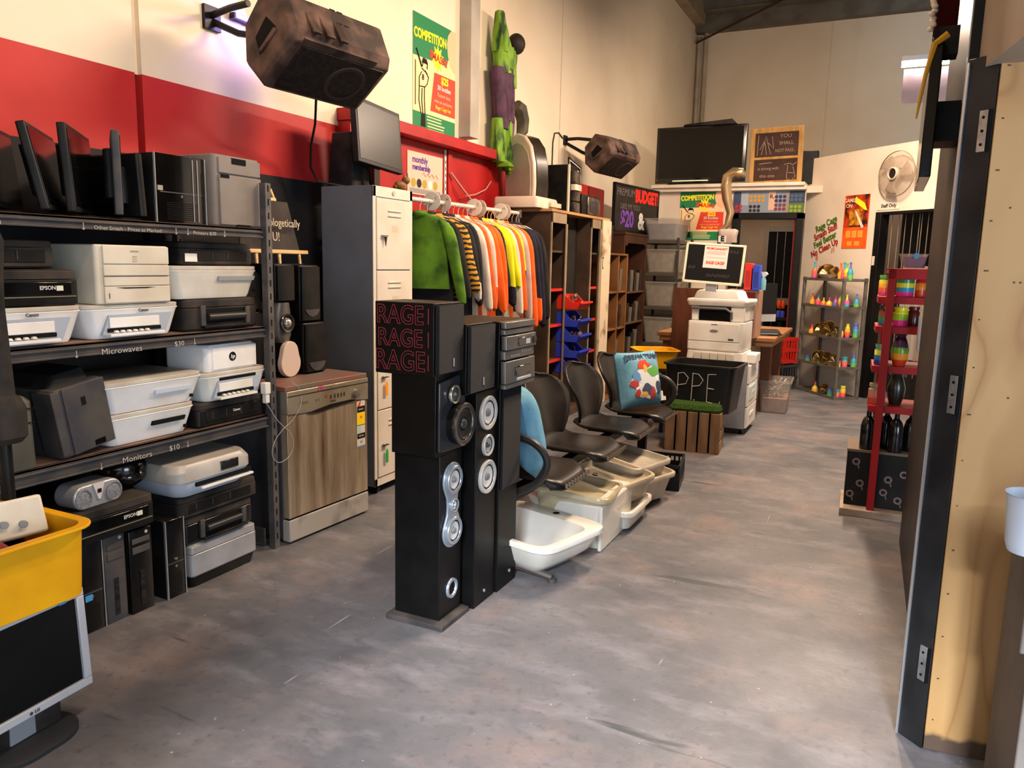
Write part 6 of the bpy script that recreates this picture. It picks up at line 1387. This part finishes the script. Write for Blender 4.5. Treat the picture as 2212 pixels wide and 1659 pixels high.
t = thing('banner_strip', 'narrow printed banner of coloured round badges over the far doorway', 'banner', (-1.405, 10.09, 2.11))
B().box(-.42, .42, 0, .006, 0, .265).build('sheet', M('banner_grey_blue', '7d8794', .5), t)
def bx(x0, x1, z0, z1, c): B().box(x0, x1, -.001, .001, z0, z1).build('banner_panel', M('bn_'+c, c, .6), t)
bx(-.42, -.33, 0, .265, '3a4660'); bx(-.33, -.24, .1, .25, '9aa3ad'); bx(.0, .08, .04, .26, 'c9a48a'); bx(.24, .42, .12, .265, '2f3f55'); bx(.24, .42, 0, .12, '55682c'); bx(.19, .235, 0, .26, '8c8077')
def discs(x0, z0, nx, nz, c, s=.048, r=.020):
    b = B()
    for i in range(nx):
        for j in range(nz): b.cyl((x0+i*s, -.001, z0+j*s), (x0+i*s, -.0035, z0+j*s), r, n=16)
    b.build('badges', M('bd_'+c, c, .5), t)
discs(-.21, .155, 4, 2, 'c08a2a'); discs(-.21, .035, 3, 2, '2f2b24'); discs(.09, .15, 3, 2, '2b2e4e'); discs(.09, .05, 3, 2, '7a3038'); discs(-.38, .04, 2, 2, 'b02a38'); discs(.27, .03, 3, 2, '7f9a30'); discs(.27, .16, 3, 2, '41566e')
txt('R.', .07, ink, t, (.04, -.002, .2), bold=.001)
# targets behind
for i, x in enumerate((-1.43, -1.37)):
    o = thing('bottle', 'tiny orange and blue bottle glowing in the dim back room, %s of the pair' % ('left', 'right')[i], 'bottle', (x, 12.1, .72), 0)
    B().lathe([(.0001, 0), (.03, 0), (.03, .08), (.02, .1)], 12).build('lower', M('bt_blue', '4450c8', .4), o); B().lathe([(.02, .13), (.03, .15), (.03, .22), (.01, .26)], 12).build('upper', M('bt_orange', 'e0501a', .4), o)
o = thing('side_table', 'dim shelf in the back room carrying the tiny bottles', 'table', (-1.4, 12.1, 0)); B().box(-.2, .2, -.1, .1, .68, .72).build('top', cd, o); B().box(-.03, .03, -.03, .03, 0, .68).build('leg', cd, o)

# ============================================================ ANGLED WALL ITEMS
def wl(name, label, cat, s, z, off=.002, group=None): return thing(name, label, cat, at(s, off, z), ang, group)
t = wl('wall_fan', 'round clear-guarded wall fan on the angled partition above the staff door', 'fan', .20, 2.465, .05)
B().lathe([(.235, 0), (.24, .01), (.235, .02)], 40, (0, 0, 0), 'y').build('rim', M('fan_rim', '8d7c6a', .4), t)
gmat = M('fan_plastic', 'b8a690', .3, alpha=.35)
B().lathe([(.235, .01), (.19, .04), (.10, .055), (.06, .05)], 36, (0, 0, 0), 'y').build('guard', gmat, t)
B().lathe([(.07, .03), (.065, .075), (.055, .08), (.05, .06)], 28, (0, 0, 0), 'y').build('hub_ring', M('fan_hub', 'c4b199', .35), t)
B().cyl((0, 0, 0), (0, -.062, 0), .05, n=24).build('hub', blk, t)
b = B()
for k in range(3):
    a0 = 2*PI*k/3
    b.grid(lambda u, v: ((.05+.16*v)*math.cos(a0+(u-.5)*.9+v*.3), -.012-.02*u, (.05+.16*v)*math.sin(a0+(u-.5)*.9+v*.3)), 6, 6)
b.build('blades', M('fan_blade', '9c8a76', .35), t, solid=.002)
b = B()
for k in range(48):
    a = 2*PI*k/48; b.tube([(.06*math.cos(a), -.052, .06*math.sin(a)), (.15*math.cos(a), -.05, .15*math.sin(a)), (.235*math.cos(a), -.012, .235*math.sin(a))], .0012, 4)
b.build('guard_wires', M('fan_wire', 'a08e7a', .4), t)
B().box(-.04, .04, 0, .05, -.06, .06).build('wall_mount', blk, t)
t = wl('staff_sign', 'small white sign reading Staff Only above the staff door', 'sign', .075, 2.10)
B().box(-.15, .15, -.004, 0, 0, .085).build('plate', M('sign_cream', 'd8cab4', .5), t); txt('Staff Only', .052, ink, t, (.01, -.005, .042), bold=.0015)
t = wl('fire_poster', 'orange and dark curled poster with fiery picture beside the staff door', 'poster', -.37, 1.69)
B().box(-.185, .185, -.004, 0, 0, .60).build('sheet', M('poster_orange', 'e8641c', .55, scale=6, col2='d9481a'), t)
B().box(-.17, .18, -.006, -.004, .24, .60).build('fiery_picture', M('fiery', 'c23a12', .5, scale=9, col2='2a1512', fac=(.42, .6)), t)
B().box(-.10, .10, -.0065, -.005, .26, .44).build('amber_glow', M('amber_patch', 'e0941c', .5, scale=14, col2='5a2a10'), t)
txt('GAMES', .06, M('poster_pale', 'ecc8a8', .6), t, (-.10, -.008, .54), bold=.001); txt('ON', .06, M('poster_pale'), t, (-.11, -.008, .48), bold=.001)
B().prism([(-.02, .58), (.12, .50), (.16, .42), (.12, .43), (-.03, .52)], 'y', -.008, -.006).build('yellow_banner', yl, t)
B().prism([(-.02, .42), (.0, .42), (.13, .24), (.10, .22)], 'y', -.009, -.006).build('pale_streak', wht, t)
b = B()
for i in range(3): b.box(-.13+i*.09, -.06+i*.09, -.006, -.004, .12, .20)
for i in range(2): b.box(-.1+i*.11, -.03+i*.11, -.006, -.004, .03, .08)
b.build('small_panels', M('poster_amber', 'f09a3a', .5), t)
t = wl('wall_slogan', 'four lines of slanted red and green lettering on the partition above the glass rack', 'lettering', -.83, 1.60)
g_ = M('lettering_green', '3c6b14', .7); r_ = M('lettering_dark_red', '9a1a12', .7)
for k, (s, m) in enumerate((('Rage Cage', g_), ('Smash Stuff', r_), ('Feel Better', g_), ('No Clean Up', r_))):
    txt(s, .105, m, t, (.0, -.003, .38-.095*k), (PI/2, -R(22), 0), bold=.003, sx=.80)
b = B()
for x, z in ((-.12, .02), (-.10, .01), (.13, .10), (.16, .11)): b.cyl((x, -.003, z), (x, -.003, z-.06), .0035, n=6)
b.build('drips', r_, t)
# fridge seen through staff door
t = wl('partition_screen', 'pale upright screen standing inside the staff doorway', 'panel', .20, 0.45, -.40)
B().box(-.22, .12, 0, .03, 0, 1.05).box(.10, .13, -.01, .03, 0, 1.05).build('panel', M('panel_beige', 'a8998a', .6), t, bevel=.003)
t2 = wl('low_cabinet', 'dark low cabinet under the pale panel inside the staff doorway', 'cabinet', .20, 0, -.40); B().box(-.2, .3, -.05, .15, 0, .445).build('body', cd, t2)

# ============================================================ METAL RACK WITH SAND BOTTLES
ru = Vector((.60, -.80, 0)); rv = Vector((.80, .60, 0)); RN = Vector((-.43, 9.22, 0))
rack_ang = math.atan2(-.80, .60)
t = thing('metal_rack', 'dusty grey five-shelf metal rack of colourful sand bottles in front of the angled partition', 'rack', RN, rack_ang)
RW, RD = .80, .30          # local x from -RW..0, y 0..RD
rk = M('rack_dusty', '6c665c', .55, .3, scale=9, col2='565047')
for x in (-RW, 0):
    for y in (0, RD): B().box(x-.0+(-.0 if x else -.03), x+(.03 if x else 0), y-(.0 if y == 0 else .03), y+(.03 if y == 0 else 0), 0, 1.355).build('post', rk, t, bevel=.002)
RZ = (.03, .37, .70, 1.04, 1.345)
for z in RZ: B().box(-RW, 0, 0, RD, z-.028, z-.02).box(-RW, 0, -.002, .004, z-.03, z).box(-RW, 0, RD-.004, RD, z-.03, z).box(-.004, .002, 0, RD, z-.03, z).box(-RW, -RW+.004, 0, RD, z-.03, z).build('shelf', rk, t, bevel=.001)
RB = ['d8548c', 'e8643c', 'eba63a', 'd8cc3c', '6cae50', '3a9aa4', '5a64b0', '8a5a9c']
def sand(label, loc, kind, cols, h=.15, r=.035, group='sand bottles on the metal rack'):
    o = thing('sand_bottle', label, 'bottle', loc, 0, group)
    m = bands('sand_'+'_'.join(cols)+str(round(h, 2)), cols, h*.95)
    pr = {'bottle': [(.0001, 0), (1, 0), (1.05, .05), (1.05, .42), (.85, .55), (.40, .68), (.33, .92), (.42, .93), (.42, 1), (.0001, 1)],
          'jar': [(.0001, 0), (1, 0), (1.05, .06), (1.05, .72), (.85, .80), (.85, .84), (.98, .85), (.98, 1), (.0001, 1)],
          'flask': [(.0001, 0), (1.2, 0), (1.3, .15), (1.0, .45), (.45, .62), (.35, .9), (.45, 1), (.0001, 1)],
          'vase': [(.0001, 0), (.7, 0), (1.0, .25), (1.1, .5), (.8, .75), (.55, .88), (.75, 1), (.0001, 1)]}[kind]
    B().lathe([(a*r, c*h) for a, c in pr], 18).build('bottle', m, o); return o
def rp(a, bb, z): v = RN + ru*a + rv*bb; return (v.x, v.y, z)
pal = [RB[0:4], [RB[2], RB[3], RB[0]], [RB[5], RB[0], RB[3]], [RB[1], RB[2], RB[3], RB[4]], [RB[4], RB[5], RB[6]], [RB[0], RB[1], RB[5]], [RB[2], RB[1]], [RB[6], RB[7], RB[0]]]
spec = {4: [(-.70, 'bottle', 5, .20), (-.60, 'bottle', 1, .16), (-.19, 'bottle', 6, .19), (-.13, 'bottle', 5, .20), (-.08, 'bottle', 3, .19), (-.02, 'bottle', 4, .20)],
        3: [(-.70, 'bottle', 6, .14), (-.58, 'bottle', 5, .13), (-.47, 'flask', 0, .10), (-.36, 'flask', 1, .11), (-.24, 'bottle', 7, .13), (-.14, 'vase', 3, .15)],
        2: [(-.66, 'flask', 6, .12)], 1: [(-.70, 'jar', 4, .07)], 0: [(-.50, 'flask', 1, .12), (-.20, 'jar', 4, .09)]}
zn = {4: 'top', 3: 'upper', 2: 'middle', 1: 'lower', 0: 'bottom'}
od = ('first', 'second', 'third', 'fourth', 'fifth', 'sixth')
for k, L_ in spec.items():
    for i, (a, kd, pc, h) in enumerate(L_): sand('layered coloured sand bottle on the %s shelf of the metal rack, %s from the left' % (zn[k], od[i]), rp(a, .08, RZ[k]-.019), kd, pal[pc], h, .030)
rs = [(3, 'bottle', 2, .15, .08), (3, 'bottle', 4, .16, .20), (2, 'bottle', 3, .15, .04), (2, 'vase', 0, .17, .12), (2, 'jar', 4, .18, .22), (1, 'jar', 1, .09, .04), (1, 'jar', 5, .13, .12), (1, 'bottle', 4, .18, .23), (0, 'jar', 5, .10, .06), (0, 'jar', 0, .14, .13)]
for i, (k, kd, pc, h, bb) in enumerate(rs):
    sand('rainbow sand bottle at the right-hand end of the %s rack shelf, %s' % (zn[k], ('toward the front post', 'in the middle', 'toward the wall')[0 if bb < .1 else 1 if bb < .18 else 2]), rp(-.035, bb, RZ[k]-.019), kd, pal[pc], h, .028)
gold = M('gold_glass', '8a6f3c', .12, .9, scale=6, col2='c9b07a')
for i, (a, k, s) in enumerate(((-.50, 4, 1.2), (-.34, 4, 1.0), (-.52, 2, 1.0), (-.36, 2, 1.2), (-.22, 2, .8), (-.52, 1, 1.0), (-.36, 1, 1.0), (-.22, 1, .9), (-.36, 0, .7))):
    o = thing('gold_bowl', 'shiny gold bowl leaning on the %s shelf of the metal rack, %s' % (zn[k], ('left of the middle', 'right of the middle', 'left end', 'middle', 'right end', 'left end', 'middle', 'right end', 'only one')[i]), 'bowl', rp(a, .12, RZ[k]+.035*s), 0, 'gold bowls on the metal rack')
    o.rotation_euler = (R(60), R((20, -30, 10, -15, 40, 25, -10, 30, 0)[i]), R(-30)); B().lathe([(.0001, -.02*s), (.04*s, -.015*s), (.075*s, .02*s), (.085*s, .05*s), (.08*s, .05*s), (.07*s, .022*s), (.0001, -.012*s)], 24).build('bowl', gold, o)
o = thing('cream_dish', 'wide cream dish holding gold glassware on top of the metal rack', 'dish', rp(-.46, .13, RZ[4]-.019)); B().lathe([(.0001, 0), (.07, 0), (.15, .06), (.155, .065), (.145, .065), (.06, .012), (.0001, .01)], 28).build('dish', ofw, o)

# ============================================================ RED TOWER SHELF
t = thing('red_shelf', 'red-painted timber tower shelf with coloured sand jars beside the black doorway', 'shelf', (.04, 4.92, 0), R(2))
rf = M('red_timber', '9c0d10', .5, scale=4, col2='860b0d')
for x, y in ((-.02, -.03), (.30, -.03), (-.02, .32), (.30, .32)): B().box(x-.02, x+.02, y-.02, y+.02, .045 if y < 0 else 0, 1.46).build('post', rf, t, bevel=.002)
B().box(-.04, .32, -.05, -.01, 1.40, 1.46).box(-.04, .32, .30, .34, 1.40, 1.46).box(-.04, .32, -.01, .30, 1.43, 1.45).build('top_frame', rf, t, bevel=.002)
TZ = (.665, .90, 1.13, 1.30)
for z in TZ: B().box(-.08, .32, -.0, .34, z-.04, z).build('shelf', rf, t, bevel=.002)
t = thing('plinth_board', 'pale worn plinth board under the black sticker box and red shelf', 'plinth', (.05, 5.05, 0), R(2)); B().box(-.20, .34, -.20, .22, 0, .045).build('board', M('worn_pale', 'a09080', .7, scale=7, col2='7d6c5c'), t, bevel=.004)
t = thing('sticker_box', 'black cube with faded round stickers standing on the pale plinth', 'box', (.05, 5.06, .045), R(2))
B().box(-.18, .22, -.12, .20, 0, .33).build('box', M('box_black', '121110', .6, scale=6, col2='1f1b19'), t, bevel=.003); B().box(-.185, .225, -.125, .205, .33, .345).build('lid', M('lid_dusty', '6b5c4e', .8), t)
for x, z in ((-.13, .27), (-.10, .14), (-.15, .07), (.05, .18), (.13, .22), (.11, .06), (.03, .10)):
    b = B(); b.lathe([(.022, 0), (.022, .002), (.012, .002), (.012, 0)], 16, (x, -.12, z), 'y'); b.cyl((x+.01, -.121, z-.012), (x+.018, -.121, z-.04), .004, n=6); b.build('faded_sticker', M('sticker_faded', '7a6a6a', .7), t)

bb_ = M('bottle_black', '0b0b0c', .12, scale=6, col2='15151a')
for i, (x, y) in enumerate(((-.03, 4.98), (.07, 5.06), (.12, 4.97), (.20, 5.05), (.02, 5.12))):
    o = thing('black_bottle', 'tall black glass bottle on the sticker box, %s' % ('leftmost', 'second, set back', 'in front right of the red post', 'rightmost by the door frame', 'at the back')[i], 'bottle', (x, y, .392), 0, 'black bottles on the sticker box')
    B().lathe([(.0001, 0), (.038, 0), (.04, .01), (.04, .14), (.030, .18), (.014, .20), (.013, .245), (.0001, .245)], 20).build('bottle', bb_, o)
def sj(label, x, y, z, kind, cols, h, r): 
    o = sand(label, (x, y, z), kind, cols, h, r, 'sand jars on the red shelf'); return o
sj('big sand jar with pink, blue, yellow and navy layers, top level of the red shelf', .095, 5.04, 1.301, 'jar', ['e8348c', '2a9ac0', 'e0e030', '2f8f5a', '2a2f70'], .135, .045)
sj('red-orange sand jar to the right on the top level of the red shelf', .175, 5.02, 1.301, 'jar', ['d03a1e', 'f08a1e', 'd02a3c'], .125, .028)
sj('narrow multicoloured jar at the left edge of the red shelf top level', -.02, 5.12, 1.301, 'jar', RB[0:5], .12, .025)
sj('pink, green and yellow sand jar on the second level of the red shelf', .085, 5.0, 1.131, 'jar', ['e8348c', '9ad02a', 'e8e81c'], .11, .038)
sj('teal and rust sand jar at the left of the second red shelf level', -.0, 5.08, 1.131, 'jar', ['1e7a8a', '3a8a5a', 'a84a2a', '3a2a22'], .11, .03)
sj('dark red jar at the right of the second red shelf level', .155, 5.1, 1.131, 'jar', ['3a0f0c', '5a1a14'], .11, .03)
sj('blue and yellow sand jar at the left of the third red shelf level', -.0, 4.99, .901, 'jar', ['2a3a8a', '2a6ab0', 'd8d83a', '6aa88a'], .12, .032)
sj('orange to green sand jar with dark neck on the third red shelf level', .10, 5.0, .901, 'vase', ['b83a1e', 'e08a1e', '6a9a2a', '4a2a48', '3a2230'], .19, .045)
sj('pink and cream jar at the left of the lowest red shelf level', .0, 5.0, .666, 'jar', ['b84a3c', 'c87a6a', '9a8a70'], .12, .045)
sj('dark olive bottle on the lowest red shelf level', .10, 5.03, .666, 'vase', ['1c1c12', '24261a'], .20, .045)
t = thing('plastic_tub', 'clear plastic tub of purple bits on top of the red shelf', 'tub', (.12, 5.02, 1.462), R(2)); B().loft([(0, .10, .10, .02), (.075, .14, .13, .02), (.08, .15, .14, .02), (.082, .15, .14, .02)]).build('tub', cl_, t); B().loft([(.005, .10, .09, .02, .01, 0), (.065, .115, .1, .02, .01, 0)]).build('contents', M('purple_bits', '4b3a66', .7), t); B().box(.0, .02, -.078, -.07, .055, .085).build('blue_clip', M('clip_blue', '2a90c0', .4), t)
t = thing('white_pouch', 'grey-white pouch hanging on the right of the red shelf', 'pouch', (.20, 4.84, 1.0), R(2)); B().loft([(0, .035, .03, .01), (.02, .05, .035, .012), (.20, .055, .03, .01)]).build('pouch', M('pouch_grey', 'a39c98', .6), t)
t = thing('red_pole', 'thin glossy red pole rising behind the red shelf by the doorway', 'pole', (.235, 5.15, 0)); B().cyl((0, 0, 0), (.0, 0, 2.05), .010).build('pole', M('gloss_red', 'b02a22', .2), t)

# ============================================================ UPPER RIGHT
t = thing('wall_screen', 'black wall-mounted screen seen nearly edge-on beside the doorway, lamp light on its top', 'television', (.115, 3.42, 1.80))
B().box(-.045, -.005, -.06, .55, 0, .50).build('casing', blkg, t, bevel=.004); B().box(-.005, .08, .1, .3, .15, .3).build('mount', blk, t)
t = thing('red_banner_cloth', 'dark red cloth with fluffy white fringe hanging above the wall-mounted screen', 'cloth', (.07, 3.4, 2.34))
B().grid(lambda u, v: (.0+.08*u, .12*u+.01*math.sin(9*v), .02*u*-1+v*.5), 8, 10).build('cloth', M('cloth_deep_red', '6e0f12', .8), t, solid=.01)
b = B(); rnd = random.Random(1)
for k in range(40): z = k*.0125; b.ell((-.004+rnd.uniform(-.006, .006), 0+rnd.uniform(-.01, .01), z), (.012, .012, .010), 8, 6)
b.build('white_fringe', M('fringe_white', 'd9cbb0', .9), t)
t = thing('dark_bracket', 'small black box bracket between the red cloth and the screen', 'bracket', (.09, 3.42, 2.25)); B().box(-.02, .07, 0, .1, .0, .10).build('box', blkdusty, t)
t = thing('orange_straw_strap', 'frayed straw-coloured strap dangling beside the screen top', 'strap', (.06, 3.36, 2.05)); B().tube([(.06, -.02, .25), (.02, -.02, .22), (-.0, -.02, .12), (-.012, -.02, .02), (-.018, -.02, -.04)], [.014, .012, .008, .006, .003], 6).build('strap', M('straw', 'c8962a', .8), t)
t = thing('tube_light', 'glowing fluorescent batten with hazy purple-grey panel below it, upper right', 'light', (.16, 7.0, 3.02))
B().box(-.21, .9, -.03, .03, .0, .035).build('tube', M('tube_glow', 'fff4e0', .5, emit=14), t); B().box(-.21, .9, -.04, .04, .035, .07).build('housing', wht, t)
B().grid(lambda u, v: (-.19+1.0*u, .05, -.01-.26*v + .0), 2, 2).build('hazy_panel', M('hazy_purple', '8f7c8c', .5, alpha=.55), t, solid=.003)
B().cyl((.1, 0, .07), (.1, 0, 2.6), .006).build('hanger', steel, t)
